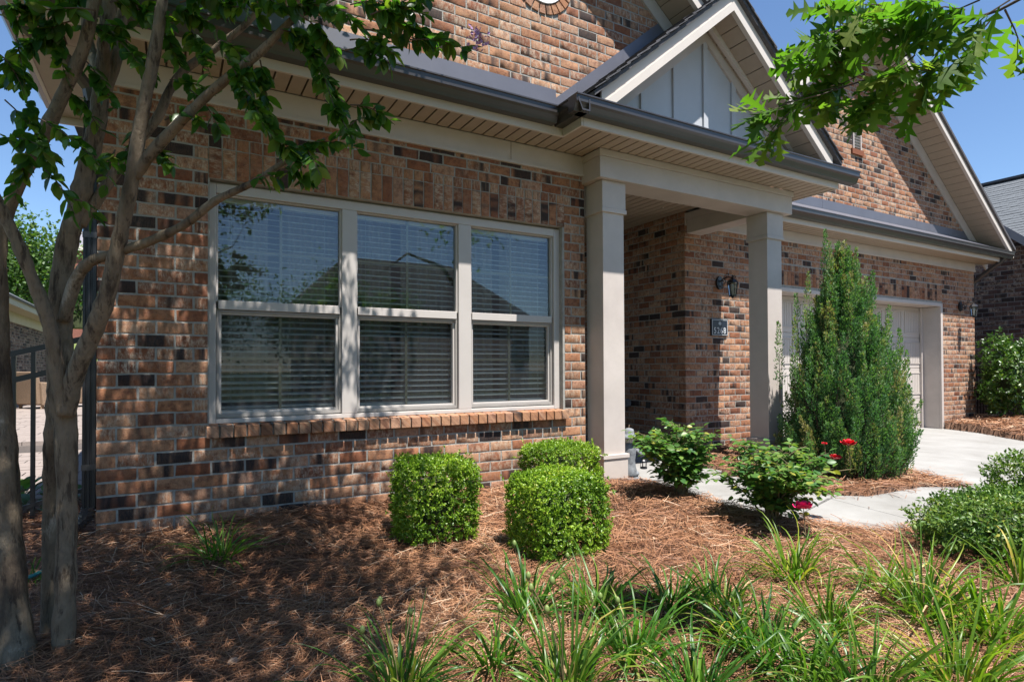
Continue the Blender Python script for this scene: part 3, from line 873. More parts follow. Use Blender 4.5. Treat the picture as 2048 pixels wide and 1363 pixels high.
# porch gable siding, battens
SY = -.262
sd = MB().prism([(3.45, SY, 3.0), (6.29, SY, 3.0), (6.29, SY, PZ - PP * (6.29 - PA)), (PA, SY, PZ), (3.45, SY, PZ - PP * (PA - 3.45))], (0, .03, 0)).build('porch_gable_siding', SIDING, HOUSE)
for i in range(-3, 4):
    xb = PA + i * .40
    MB().box(xb - .030, xb + .030, SY - .022, SY - .0005, 3.0, PZ - .10 - PP * abs(i * .40)).build('batten', SIDING, sd, bevel=.003)

# ---- porch beam and columns -------------------------------------------
bm = MB().box(3.585, 6.20, -.265, .03, 2.643, 2.827).box(3.575, 6.21, -.277, .03, 2.828, 2.886)
bm.build('porch_beam', TRIM, HOUSE, bevel=.003)
MB().box(5.845, 6.09, .031, GY - .021, 2.635, 2.80).box(5.835, 6.10, .031, GY - .021, 2.801, 2.886).build('porch_beam', TRIM, HOUSE, bevel=.003)
MB().box(3.592, 3.66, .0305, .2, 2.643, 2.886).build('porch_beam', TRIM, HOUSE)
for cx in (3.778, 5.981):
    cy, hw = -.085, .118
    c_ = MB().box(cx - hw, cx + hw, cy - hw, cy + hw, -.12, 2.642).build('column', TRIM, HOUSE, bevel=.003)
    def band(z0, z1, e, nm): MB().box(cx - hw - e, cx + hw + e, cy - hw - e, cy + hw + e, z0, z1).build(nm, TRIM, c_, bevel=.003)
    band(2.400, 2.641, .013, 'capital'); band(2.362, 2.399, .020, 'cap_moulding')
    band(-.12, .200, .018, 'plinth'); band(.2005, .236, .028, 'plinth_moulding')

# ---- garage door ---------------------------------------------------------
DY = 1.24
tr = MB().box(GDR - .070, GDR, GY - .012, GY + .03, -.08, GDT).box(GDL, GDL + .07, GY - .012, GY + .03, -.08, GDT).box(GDL + .07, GDR - .07, GY - .012, GY + .03, GDT - .055, GDT)
tr.box(GDR - .068, GDR - .04, GY + .031, DY + .1, -.08, GDT - .057).box(GDL + .04, GDL + .068, GY + .031, DY + .1, -.08, GDT - .057).box(GDL + .07, GDR - .07, GY + .031, DY + .1, GDT - .053, GDT - .03)
tr.box(GDR - .13, GDR - .069, DY - .04, DY - .01, -.08, GDT - .057)
tr.build('garage_door_trim', TRIM, HOUSE, bevel=.004)
gd = B(GDL + .069, GDR - .069, DY + .012, DY + .05, -.10, GDT - .055).build('garage_door', DOORP, HOUSE, label='taupe sectional garage door with grooved panels')
rows_ = 4; ht = (GDT - .055 + .09) / rows_
xL, xR = GDL + .07, GDR - .07
for r_ in range(rows_):
    z0 = -.09 + r_ * ht
    sec = B(xL, xR, DY, DY + .011, z0 + .004, z0 + ht - .004).build('door_section', DOORP, gd, bevel=.003)
    ncol = 8; cw = (xR - xL) / ncol
    for c_ in range(ncol):
        a, b_ = xL + c_ * cw + .05, xL + (c_ + 1) * cw - .05
        za, zb = z0 + .075, z0 + ht - .075
        p_ = MB().box(a, b_, DY - .010, DY - .0005, za, za + .018).box(a, b_, DY - .010, DY - .0005, zb - .018, zb).box(a, a + .018, DY - .010, DY - .0005, za + .018, zb - .018).box(b_ - .018, b_, DY - .010, DY - .0005, za + .018, zb - .018)
        xx = a + .03
        while xx + .05 < b_ - .02:
            p_.box(xx, xx + .046, DY - .004, DY - .0006, za + .022, zb - .022); xx += .0535
        p_.build('door_panel', DOORP, gd)

# ---- downspouts ------------------------------------------------------------
def downspout(x, y, ztop, zbot, elbow_top, dirx):
    b = MB(); wx, wy = .066, .05
    prof = []
    for (dx, dy) in [(-.5, -.5), (-.30, -.5), (-.26, -.38), (-.18, -.38), (-.14, -.5), (.06, -.5), (.10, -.38), (.18, -.38), (.22, -.5), (.5, -.5), (.5, .5), (-.5, .5)]:
        prof.append((x + dx * wx, y + dy * wy, zbot))
    b.prism(prof, (0, 0, ztop - zbot))
    ds = b.build('downspout', BLACK, HOUSE)
    for zz in (zbot + .22, zbot + 1.6):
        MB().box(x - wx / 2 - .003, x + wx / 2 + .003, y - wy / 2 - .003, y + wy / 2 + .002, zz, zz + .035).build('strap', BRONZE, ds)
    return ds
ds = downspout(-.036, .03, 2.62, .18, None, 0)
rings = MB()
for i in range(9):
    a = i / 8 * math.radians(75)
    c_ = np.array([-.036 - (1 - math.cos(a)) * .11, .03, .18 - math.sin(a) * .11])
    d_ = np.array([-math.sin(a), 0, -math.cos(a)])
    rings.tube([c_, c_ + d_ * .017], [.041, .037], 10, True)
rings.build('elbow', BRONZE, ds)
MB().tube([(-.036, .03, 2.60), (-.05, .02, 2.68), (-.15, -.05, 2.80), (-.30, -.12, 2.88), (-.40, -.14, 2.95)], .036, 8).build('elbow', BRONZE, ds)
ds = downspout(13.26, 1.0, 2.45, -.05, None, 0)
MB().tube([(13.25, .99, 2.46), (13.26, .95, 2.56), (13.30, .72, 2.76), (13.34, .60, 2.86), (13.38, .53, 2.95)], .04, 8).build('elbow', BRONZE, ds)
# hose bib / vent on the porch side wall
MB().tube([(5.835, 1.98, .52), (5.76, 1.98, .52)], [.06, .05], 12).build('dryer_vent', STONE, HOUSE)
B(5.822, 5.838, 1.55, 1.63, .47, .55).build('outlet_cover', BLACK, HOUSE)

# ------------------------------------------------------------------ foliage tools
def unit(a): return a / (np.linalg.norm(a, axis=-1, keepdims=True) + 1e-9)
def leaf_template(widths, fold=.16, curl=.0, sweep=None):
    """midrib plus two outlines -> uniform quads; x side, y along (0..1), z normal"""
    n_ = len(widths); V, F = [], []
    for i, (t_, w_) in enumerate(widths):
        sw = sweep[i] if sweep else 0
        zc = -curl * t_ * t_
        V += [(-w_, t_ + sw, zc + fold * w_), (0, t_, zc), (w_, t_ + sw, zc + fold * w_)]
    for i in range(n_ - 1):
        a = i * 3
        F += [(a, a + 1, a + 4, a + 3), (a + 1, a + 2, a + 5, a + 4)]
    return np.array(V), np.array(F)
OVATE = leaf_template([(0, .03), (.18, .36), (.45, .5), (.75, .34), (1, .02)], .25, .18)
LEAF3 = leaf_template([(0, .05), (.45, .5), (1, .03)], .3, .12)
KITE = (np.array([(0, 0, 0), (.5, .55, .12), (0, 1, -.05), (-.5, .55, .12)]), np.array([(0, 1, 2, 3)]))
OAKL = leaf_template([(0, .02), (.14, .05), (.22, .30), (.27, .07), (.40, .10), (.50, .50), (.54, .10), (.66, .10), (.76, .46), (.80, .09), (.90, .20), (1, .0)], .08, .22,
                     [0, 0, .06, 0, 0, .08, 0, 0, .09, 0, .03, 0])
def frames(D, N):
    D = unit(D); X = unit(np.cross(D, N)); Z = np.cross(X, D); return X, D, Z
def leaf_arrays(T, P, D, N, L, W):
    X, Y, Z = frames(D, N)
    V = T[0]; n_, m_ = len(P), len(V)
    L = np.asarray(L).reshape(-1, 1, 1); W = np.asarray(W).reshape(-1, 1, 1)
    vv = P[:, None] + X[:, None] * V[None, :, :1] * W + Y[:, None] * V[None, :, 1:2] * L + Z[:, None] * V[None, :, 2:] * W
    ff = T[1][None] + (np.arange(n_) * m_)[:, None, None]
    return vv.reshape(-1, 3), ff.reshape(-1, T[1].shape[1])
def leaves(name, T, P, D, N, L, W, mat, parent, lv=None, single=0, matO=None, sname='leaf'):
    """joined leaf mass plus 'single' separate leaves (those that look largest)"""
    P, D, N = np.asarray(P, float), np.asarray(D, float), np.asarray(N, float)
    n_ = len(P)
    L = np.broadcast_to(np.asarray(L, float), (n_,)); W = np.broadcast_to(np.asarray(W, float), (n_,))
    lv = rng.random(n_) if lv is None else lv
    keep = np.ones(n_, bool); sing = []
    if single:
        d = P - CAM; dep = d @ _fw; u = 1024 + CAMF * (d @ _R) / dep; v = 681.5 + SHIFT - CAMF * (d @ _U) / dep
        vis = (dep > .1) & (u > -20) & (u < 2070) & (v > -20) & (v < 1380)
        sc = np.where(vis, L * W / dep ** 2 / (1 + 0 * dep), 0) * (1 + .3 * rng.random(n_))
        dist_pref = np.where(vis, 1 / dep ** 4, 0)
        sing = np.argsort(sc * dist_pref)[::-1][:single]
        sing = [i for i in sing if vis[i]]; keep[sing] = False
    vv, ff = leaf_arrays(T, P[keep], D[keep], N[keep], L[keep], W[keep])
    o = bpy.data.objects.new(name, fast_mesh(name, vv, ff, mat, {'lv': np.repeat(lv[keep], len(T[0]))}))
    link(o, parent)
    if parent is not None: o['kind'] = 'stuff'
    if len(sing):
        me = fast_mesh(sname, T[0], T[1], matO)
        X, Y, Z = frames(D, N)
        for i in sing:
            q = bpy.data.objects.new(sname, me)
            mt = Matrix.Identity(4)
            for k in range(3):
                mt[k][0], mt[k][1], mt[k][2], mt[k][3] = X[i][k] * W[i], Y[i][k] * L[i], Z[i][k] * W[i], P[i][k]
            link(q, o); q.matrix_basis = mt
    return o
def rnd_dir(n_): return unit(rng.normal(size=(n_, 3)))

# ------------------------------------------------------------------ pine straw
def needles(name, n_, sampler, zf, lab, wscale=1.0, lift=.02):
    x, y = sampler(n_)
    n_ = len(x)
    ang = 1.6 * smooth_noise(x * .9, y * .9, 21) + rng.normal(0, 1.0, n_)
    ln = rng.uniform(.08, .20, n_)
    cur = rng.normal(0, 2.6, n_)
    dep = (np.stack([x, y, 0 * x], 1) - CAM) @ _fw
    wd = np.clip(.0016 * dep / 2.4, .0016, .006) * wscale
    seg = 3
    t_ = np.linspace(-.5, .5, seg + 1)
    z0 = rng.random(n_) ** 2 * lift
    tilt = rng.normal(0, .17, n_)
    P = np.zeros((n_, seg + 1, 3))
    a0 = ang[:, None] + cur[:, None] * t_[None] * ln[:, None]
    dx, dy = np.cos(a0), np.sin(a0)
    sx = np.cumsum(dx, 1) * (ln[:, None] / seg); sy = np.cumsum(dy, 1) * (ln[:, None] / seg)
    P[..., 0] = x[:, None] + sx - sx.mean(1, keepdims=True)
    P[..., 1] = y[:, None] + sy - sy.mean(1, keepdims=True)
    P[..., 2] = zf(P[..., 0], P[..., 1]) + .004 + z0[:, None] + tilt[:, None] * t_[None] * ln[:, None] + .012 * (.25 - t_[None] ** 2) * rng.random(n_)[:, None]
    side = np.stack([-dy, dx, rng.normal(0, .5, (n_, 1)) + 0 * dx], -1) * wd[:, None, None] / 2
    V = np.stack([P - side, P + side], 2).reshape(n_, -1, 3)
    b = np.arange(seg) * 2
    F = np.stack([b, b + 2, b + 3, b + 1], 1)[None] + (np.arange(n_) * (seg + 1) * 2)[:, None, None]
    lv = np.clip(.44 + .22 * smooth_noise(x * 2, y * 2, 31) + rng.normal(0, .22, n_) + z0 * 6, 0, 1)
    o = bpy.data.objects.new(name, fast_mesh(name, V.reshape(-1, 3), F.reshape(-1, 4), NEEDLE, {'lv': np.repeat(lv, (seg + 1) * 2)}))
    link(o); tag(o, lab, 'pine straw', None, 'stuff')
def samp_front(n_):
    xs, ys = [], []
    for _ in range(3):
        x = rng.uniform(-2.2, 7.3, n_ * 2); y = -3.6 + 4.6 * rng.random(n_ * 2) ** 1.25
        d = np.stack([x, y, 0 * x], 1) - CAM
        dep = d @ _fw; u = 1024 + CAMF * (d @ _R) / dep
        ok = (dep > 1.2) & (u > -500) & (u < 2700) & ~paved(x, y) & ~((x > .02) & (x < 3.6) & (y > .0)) & ~((x > 5.85) & (y > .9))
        ok &= rng.random(len(x)) < np.clip((3.0 / dep) ** 1.6, .16, 1)
        ok &= ~((x > 3.6) & (x < 3.9) & (y > -.2))
        xs.append(x[ok]); ys.append(y[ok])
    x, y = np.concatenate(xs)[:n_], np.concatenate(ys)[:n_]
    return x, y
needles('pine_straw', 122000, samp_front, bed_z, 'brown pine needles covering the bed under the shrubs', 1.0, .032)
def samp_right(n_):
    x = rng.uniform(11, 15.5, n_ * 2); y = rng.uniform(-2, .9, n_ * 2)
    ok = ~paved(x, y); return x[ok][:n_], y[ok][:n_]
def rz2(x, y): return -.03 + .14 * np.exp(-((x - 12.9) ** 2 + (y - .1) ** 2) / 1.2) + .03 * smooth_noise(x * 2, y * 2, 4)
needles('pine_straw', 9000, samp_right, rz2, 'mound of brown pine needles at the far garage corner', 1.3, .05)
def samp_walk(n_):
    x = rng.uniform(3.9, 7.4, n_ * 14); y = rng.uniform(-2.4, .2, n_ * 14)
    near = ~paved(x + rng.normal(0, .09, len(x)), y + rng.normal(0, .09, len(x)))
    ok = paved(x, y) & (near | (rng.random(len(x)) < .02)); return x[ok][:n_], y[ok][:n_]
needles('pine_straw', 420, samp_walk, lambda x, y: -.043 + .022 * np.minimum(y, 0) + .0 * x, 'stray pine needles scattered along the walkway edge', 1.0, .004)
# fallen leaves
for i, (u, v) in enumerate([(270, 1158), (345, 1185), (488, 1195), (310, 1285), (530, 1245), (918, 1104), (1290, 1060), (1310, 1075), (835, 1232), (1005, 1290), (1238, 1310), (1756, 1120), (1750, 1290), (455, 1320)]):
    p = onZ(u, v, -.04); p[2] = float(bed_z(p[0], p[1])) + .022
    a = random.uniform(0, 6.3)
    vv, ff = leaf_arrays(OVATE, np.array([p]), np.array([[math.cos(a), math.sin(a), .15]]), np.array([[.2, -.3, 1.]]), [random.uniform(.04, .06)], [random.uniform(.025, .035)])
    o = MB().add(vv, [tuple(f) for f in ff]).build('fallen_leaf', DEADLEAF)
    place = ['under the window near the tree', 'between the tree and the left boxwood', 'below the left grass clump', 'right of the tree foot', 'in the sunny patch by the tree', 'in front of the left boxwood', 'by the right boxwood', 'next to the rose bush', 'above the front lilies', 'between two lily clumps', 'among the lily blades', 'below the walkway edge', 'under the right lilies', 'in the left foreground'][i]
    tag(o, 'curled tan dry leaf lying ' + place, 'leaf', 'dry leaves on the pine straw')

# ------------------------------------------------------------------ shrubs
def shrub(name, label, cat, c, dims, nspr, nl_, lsize, T, mat, matO=None, single=0, sq=4.0, group=None, ratio=.55, depth=.22, rough=.10, up=.35, lvf=None, seed=1, legs=3, cut=-.85):
    """sprigs of leaves on a lumpy superellipsoid; c = centre on the ground, dims = half sizes (x, y) and height"""
    r_ = np.random.default_rng(seed)
    t = thing(name, tuple(c), label, cat, group)
    hx, hy, h = dims
    ce = np.array(c) + np.array([0, 0, h * .52])
    d = r_.normal(size=(nspr * 2, 3))
    if sq > 4:      # even spread over the faces of a clipped cube
        d = r_.uniform(-1, 1, (nspr * 2, 3)); k_ = r_.integers(0, 3, nspr * 2); d[np.arange(nspr * 2), k_] = r_.choice([-1.0, 1.0], nspr * 2)
        d = d[~((k_ == 2) & (d[:, 2] < 0))]; cut = -2
    d = unit(d); d = d[d[:, 2] > cut][:nspr]
    ex = (np.abs(d) ** sq).sum(1) ** (-1 / sq)
    lump = 1 + rough * smooth_noise(d[:, 0] * 3 + seed, d[:, 1] * 3 + d[:, 2] * 4, seed)
    inn = 1 - depth * r_.random(len(d)) ** 1.6
    inn = inn + np.where(r_.random(len(d)) < .025, r_.uniform(.05, .22, len(d)), 0)
    P0 = ce + d * (ex * lump * inn)[:, None] * np.array([hx, hy, h * .5])
    nrm = unit(d * np.abs(d) ** (sq - 2) if sq > 2 else d); nrm = unit(nrm + np.array([0, 0, up]) + r_.normal(0, .35, nrm.shape))
    n_ = len(d)
    off = r_.normal(0, 1, (n_, nl_, 3)); off = unit(off)
    along = r_.random((n_, nl_, 1))
    P = P0[:, None] + nrm[:, None] * along * lsize * 2.0 - nrm[:, None] * lsize
    D = unit(nrm[:, None] * .55 + off * .85)
    P = P.reshape(-1, 3); D = D.reshape(-1, 3)
    N = unit(np.cross(np.cross(D, np.repeat(nrm, nl_, 0)), D) + r_.normal(0, .4, D.shape))
    L = lsize * r_.uniform(.65, 1.25, len(P))
    lv = np.repeat(np.clip(.42 + .32 * smooth_noise(P0[:, 0] * 5, P0[:, 1] * 5 + P0[:, 2] * 6, seed + 5), 0, 1), nl_) + r_.normal(0, .17, len(P))
    lv = np.clip(lv, 0, 1)
    if lvf is not None: lv = lvf(P, lv)
    # dark solid core, added to block the view through the leaves
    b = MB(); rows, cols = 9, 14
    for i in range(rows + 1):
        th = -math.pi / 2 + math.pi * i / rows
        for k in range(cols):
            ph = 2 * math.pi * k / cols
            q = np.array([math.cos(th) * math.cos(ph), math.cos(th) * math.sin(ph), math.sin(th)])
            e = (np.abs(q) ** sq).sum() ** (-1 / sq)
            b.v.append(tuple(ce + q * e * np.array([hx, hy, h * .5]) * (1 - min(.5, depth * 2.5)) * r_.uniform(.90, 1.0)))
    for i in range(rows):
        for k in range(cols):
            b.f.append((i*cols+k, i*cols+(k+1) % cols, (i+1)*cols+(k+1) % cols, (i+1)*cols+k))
    b.build('dark_core', CORE, t)
    for i in range(legs):
        a = r_.uniform(0, 6.3)
        MB().tube([(c[0] + .04 * math.cos(a), c[1] + .04 * math.sin(a), c[2] - .05), (c[0] + .3 * hx * math.cos(a), c[1] + .3 * hy * math.sin(a), c[2] + h * .35)], [.010, .007], 6).build('stem', TWIG, t)
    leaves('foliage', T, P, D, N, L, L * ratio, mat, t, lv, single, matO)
    return t
def foot(x, y): return (x, y, float(bed_z(x, y)))
shrub('boxwood', 'cube clipped boxwood under the middle window, left of the pair', 'shrub', (1.775, -.92, -.05), (.224, .215, .49), 2900, 11, .0165, LEAF3, BOX_A, sq=6, group='clipped boxwoods under the window', seed=3, depth=.2, rough=.065)
shrub('boxwood', 'large cube clipped boxwood in front of the second boxwood', 'shrub', (2.30, -1.46, -.075), (.236, .225, .46), 3100, 11, .0165, LEAF3, BOX_A, sq=6, group='clipped boxwoods under the window', seed=4, depth=.2, rough=.065)
shrub('boxwood', 'boxwood against the wall behind the front one, beside the column', 'shrub', (3.02, -.46, -.02), (.275, .21, .42), 2400, 11, .0165, LEAF3, BOX_A, sq=6, group='clipped boxwoods under the window', seed=5, depth=.2, rough=.065)
shrub('hawthorn_shrub', 'low spreading dark green shrub by the walkway', 'shrub', foot(4.80, -2.66), (.62, .36, .31), 2500, 8, .027, LEAF3, IND_A, IND_O, 300, sq=2.6, seed=6, ratio=.46, up=.7, depth=.35, rough=.22)
shrub('hawthorn_shrub', 'leafy shrub cut by the right edge beside the driveway', 'shrub', foot(5.58, -2.62), (.38, .34, .52), 1100, 8, .029, LEAF3, IND_A, IND_O, 120, sq=2.5, seed=7, ratio=.46, up=.6, depth=.35, rough=.2)
shrub('holly_shrub', 'glossy green holly at the far corner of the garage', 'shrub', (13.38, .42, .03), (.60, .42, 1.42), 1000, 8, .065, LEAF3, HOL_A, HOL_O, 250, sq=2.4, seed=8, ratio=.5, up=.4, depth=.35, rough=.24)

# juniper: upright plumes of scale leaves
def juniper(c, label):
    t = thing('juniper', c, label, 'juniper')
    r_ = np.random.default_rng(9)
    c = np.array(c); PP_, DD, LL, LV = [], [], [], []
    H = 2.18
    def prof(z): return np.interp(z, [0, .15, .48, .98, 1.47, 1.9, 2.3], [.50, .60, .62, .52, .35, .15, .02])
    MB().tube([c + (0, 0, -.05), c + (0.01, 0, .8), c + (-.03, .02, 1.7)], [.05, .035, .012], 8).build('trunk', TWIG, t)
    plumes = []
    for i in range(760):
        zb = -.02 + 1.9 * r_.random() ** 1.25
        a = r_.uniform(0, 2 * math.pi)
        ln = r_.uniform(.20, .36) * (1.15 if r_.random() < .25 else 1)
        rr = max(.02, prof(zb + ln * .7) * math.sqrt(r_.uniform(.55, 1.0)) - .06)
        base = c + np.array([rr * math.cos(a), rr * math.sin(a) * .92, max(.0, zb)])
        out = np.array([math.cos(a), math.sin(a), 0])
        lean = r_.uniform(.10, .45) * (1.2 - zb * .45)
        d = unit(np.array([0, 0, 1.0]) + out * lean + r_.normal(0, .07, 3))
        plumes.append((base, d, ln, r_.uniform(.042, .066)))
    # tall leaders seen against the wall
    for u, v0, v1 in ((1650, 620, 478), (1662, 640, 500), (1710, 640, 512), (1680, 640, 535), (1612, 690, 560), (1745, 700, 560), (1598, 700, 600), (1775, 730, 625), (1560, 780, 660), (1800, 780, 672), (1812, 830, 715), (1590, 800, 650)):
        dep = 5.82 + r_.uniform(-.15, .15)
        a, b_ = at(u, v0, dep), at(u + r_.uniform(-6, 6), v1, dep)
        plumes.append((a, unit(b_ - a), np.linalg.norm(b_ - a), .058))
    br = MB()
    for base, d, ln, rad in plumes:
        n_ = int(300 * ln / .45)
        s_ = r_.random(n_) ** .85
        k = unit(r_.normal(size=(n_, 3))); k = unit(k - d * (k @ d)[:, None])
        rr = rad * (1 - s_) ** .6 * np.sqrt(r_.random(n_)) * np.minimum(1, .35 + s_ * 4)
        p = base + d * (s_ * ln)[:, None] + k * rr[:, None]
        bend = np.array([0, 0, .12]) * (s_ ** 2 * ln)[:, None]
        PP_.append(p + bend); DD.append(unit(d + k * .55 + r_.normal(0, .25, (n_, 3)))); LL.append(r_.uniform(.016, .034, n_))
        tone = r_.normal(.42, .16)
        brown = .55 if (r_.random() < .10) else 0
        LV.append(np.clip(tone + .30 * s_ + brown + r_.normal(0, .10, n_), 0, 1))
        br.tube([base - d * .12, base + d * ln * .6], [.006, .002], 4, False)
    br.build('branches', TWIG, t)['kind'] = 'stuff'
    P, D, L, lv = np.concatenate(PP_), np.concatenate(DD), np.concatenate(LL), np.concatenate(LV)
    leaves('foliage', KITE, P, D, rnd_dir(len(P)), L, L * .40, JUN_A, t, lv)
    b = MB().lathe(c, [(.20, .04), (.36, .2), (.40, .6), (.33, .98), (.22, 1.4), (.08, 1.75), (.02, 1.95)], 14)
    b.build('dark_core', CORE, t)  # added solid filler behind the plumes, no modelled twigs
juniper((6.15, -.85, -.05), 'tall pointed juniper with feathery upright plumes beside the right column')

# roses
def rose(c, label, spread, h, seed, nst, flowers, single):
    r_ = np.random.default_rng(seed)
    t = thing('rose_bush', c, label, 'rose bush', 'rose bushes by the walkway')
    c = np.array(c); P, D, N, L = [], [], [], []
    tw = MB()
    for i in range(nst):
        a = r_.uniform(0, 2 * math.pi); rr = spread * r_.uniform(.2, 1.0)
        tip = c + np.array([rr * math.cos(a), rr * math.sin(a) * .8, h * r_.uniform(.62, 1.05) * (1 - .15 * rr / spread)])
        b0 = c + np.array([r_.uniform(-.05, .05), r_.uniform(-.05, .05), -.03])
        mid = (b0 + tip) / 2 + np.array([-.10 * math.cos(a) * spread, -.10 * math.sin(a) * spread, .07])
        pts = [b0 * (1 - q) ** 2 + 2 * q * (1 - q) * mid + tip * q * q for q in np.linspace(0, 1, 7)]
        MB().tube(pts, np.linspace(.0075, .0025, 7), 6).build('stem', STEM, t)
        for k in range(r_.integers(24, 31)):
            q = r_.uniform(.24, 1.0)
            p = b0 * (1 - q) ** 2 + 2 * q * (1 - q) * mid + tip * q * q
            a2 = r_.uniform(0, 6.3); d = unit(np.array([math.cos(a2), math.sin(a2), r_.uniform(-.1, .7)]))
            rl = r_.uniform(.09, .17)
            e = p + d * rl
            tw.tube([p, (p + e) / 2 + (0, 0, .01), e - (0, 0, .01)], [.0016, .0013, .0008], 4, False)
            sd_ = unit(np.cross(d, (0, 0, 1)))
            for f_, s_ in ((1, 0), (.72, 1), (.72, -1), (.42, 1), (.42, -1)):
                P.append(p + d * rl * f_ + sd_ * s_ * .004)
                D.append(unit(d * (1 if s_ == 0 else .45) + sd_ * s_ + r_.normal(0, .15, 3) - np.array([0, 0, .18])))
                N.append(unit(np.array([0, 0, 1.]) + r_.normal(0, .35, 3))); L.append(r_.uniform(.036, .058))
    tw.build('twigs', STEM, t)['kind'] = 'stuff'
    L = np.array(L)
    leaves('foliage', OVATE, P, D, N, L, L * .72, ROSE_A, t, np.clip(r_.normal(.5, .25, len(L)), 0, 1), single, ROSE_O)
    for (p, rad, mat) in flowers:
        p = np.array(p); b = MB()
        for ringi, (cnt, tl, sc_) in enumerate(((6, 1.25, 1.0), (6, .8, .85), (5, .4, .62), (4, .12, .42))):
            for k in range(cnt):
                a = 2 * math.pi * (k + .5 * ringi) / cnt + r_.uniform(-.2, .2)
                o_ = np.array([math.cos(a), math.sin(a), 0]); d = unit(o_ * math.sin(tl) + np.array([0, 0, math.cos(tl)]) + r_.normal(0, .08, 3))
                vv, ff = leaf_arrays(leaf_template([(0, .08), (.4, .42), (.8, .5), (1, .22)], -.25, -.2), np.array([p]), np.array([d]), np.array([o_ * -math.cos(tl) + np.array([0, 0, math.sin(tl)])]), [rad * sc_], [rad * sc_ * .95])
                b.add(vv, [tuple(f) for f in ff])
        b.build('flower', mat, t, smooth=True)
        MB().tube([p, p - np.array([.01, .02, .16]), c + np.array([0, 0, h * .55])], [.0025, .0028, .003], 5).build('flower_stem', STEM, t)
rose(foot(3.80, -.97), 'flowerless rose bush in front of the left column', .37, .56, 14, 20, [], 300)
rose(foot(3.88, -1.70), 'rose bush with red and pink blooms by the walkway', .52, .50, 15, 22,
     [(at(1697, 890, 4.1), .058, PETAL_R), (at(1671, 917, 4.15), .046, PETAL_R), (at(1607, 1016, 3.6), .064, PETAL_P), (at(1649, 888, 4.2), .022, PETAL_R)], 300)

# ------------------------------------------------------------------ strap leaved clumps
def blade_mesh(seed, bend):
    n_ = 9; V, F = [], []
    p = np.zeros(2); a = math.pi / 2
    for i in range(n_):
        t_ = i / (n_ - 1)
        wd = .5 * min(1, .55 + t_ * 1.8) * (1 - t_ ** 3) + .01
        V += [(-wd, p[0], p[1] + .0), (0, p[0] + .0, p[1] - .25 * .018 * 0), (wd, p[0], p[1])]
        p = p + np.array([math.cos(a), math.sin(a)]) / (n_ - 1)
        a -= bend * (t_ ** 1.2) / (n_ - 1) * 2.1
    for i in range(n_ - 1):
        k = i * 3; F += [(k, k + 1, k + 4, k + 3), (k + 1, k + 2, k + 5, k + 4)]
    V = np.array(V); 
    V[1::3, 1] += .25 * .02
    return fast_mesh('blade', V, np.array(F), LILY_O)
BLADES = [blade_mesh(i, b_) for i, b_ in enumerate((.7, 1.2, 1.7, 2.2, 2.7, 3.2))]
LILYPOD = M('seed_pod', (.14, .19, .05), .5, .2, 20)
DRYB = [fast_mesh('blade', np.array([v.co for v in m_.vertices]), np.array([list(p_.vertices) for p_ in m_.polygons]), M('dry_blade', (.34, .23, .12), .8, .3, 20)) for m_ in BLADES[3:5]]
def clump(name, x, y, label, cat, nb, ln, wd, spread, group, pods=0, tint=(1, 1, 1), z=None):
    z = float(bed_z(x, y)) if z is None else z
    t = thing(name, (x, y, z), label, cat, group)
    sx_, sy_ = random.uniform(-.12, .12), random.uniform(-.12, .12)
    for i in range(nb):
        dry = random.random() < .05
        q = bpy.data.objects.new('blade', random.choice(DRYB) if dry else random.choice(BLADES[1:])); link(q, t)
        az = random.uniform(0, 2 * math.pi); r_ = .075 * math.sqrt(random.random())
        lean = abs(random.gauss(.1, spread)) + (.5 if dry else 0)
        l_ = ln * random.uniform(.38, 1.18) * (.8 if dry else 1)
        k = random.uniform(.8, 1.2)
        q.color = (tint[0] * k, tint[1] * k, tint[2] * k, 1)
        q.matrix_basis = Matrix.Translation((x + r_ * math.cos(az), y + r_ * math.sin(az), z - .005)) @ Matrix.Rotation(sx_, 4, 'X') @ Matrix.Rotation(sy_, 4, 'Y') @ Matrix.Rotation(az - math.pi / 2 + random.gauss(0, .5), 4, 'Z') @ Matrix.Rotation(-min(lean, 1.35), 4, 'X') @ Matrix.Rotation(random.gauss(0, .5), 4, 'Y') @ Matrix.Diagonal((wd * random.uniform(.7, 1.25), l_, l_, 1))
    for i in range(pods):
        az = random.uniform(0, 6.3); hh = ln * random.uniform(.55, 1.0)
        tip = np.array([x + .12 * math.cos(az), y + .12 * math.sin(az), z + hh])
        s_ = MB().tube([(x, y, z), (x + .04 * math.cos(az), y + .04 * math.sin(az), z + hh * .6), tip], [.0026, .002, .0016], 5).build('scape', STEM, t)
        MB().lathe(tip - (0, 0, .004), [(.001, 0), (.007, .006), (.0095, .015), (.007, .024), (.002, .029)], 8).build('seed_pod', LILYPOD, s_, smooth=True)
def gpx(u, v):
    p = onZ(u, v, -.06)
    for _ in range(4): p = onZ(u, v, float(bed_z(p[0], p[1])))
    return p[0], p[1]
Y_, SHADE_, G_ = (1.4, 1.2, .75), (.75, .92, .8), (1, 1, .9)  # middle tint puts the tree shade into the blade colour
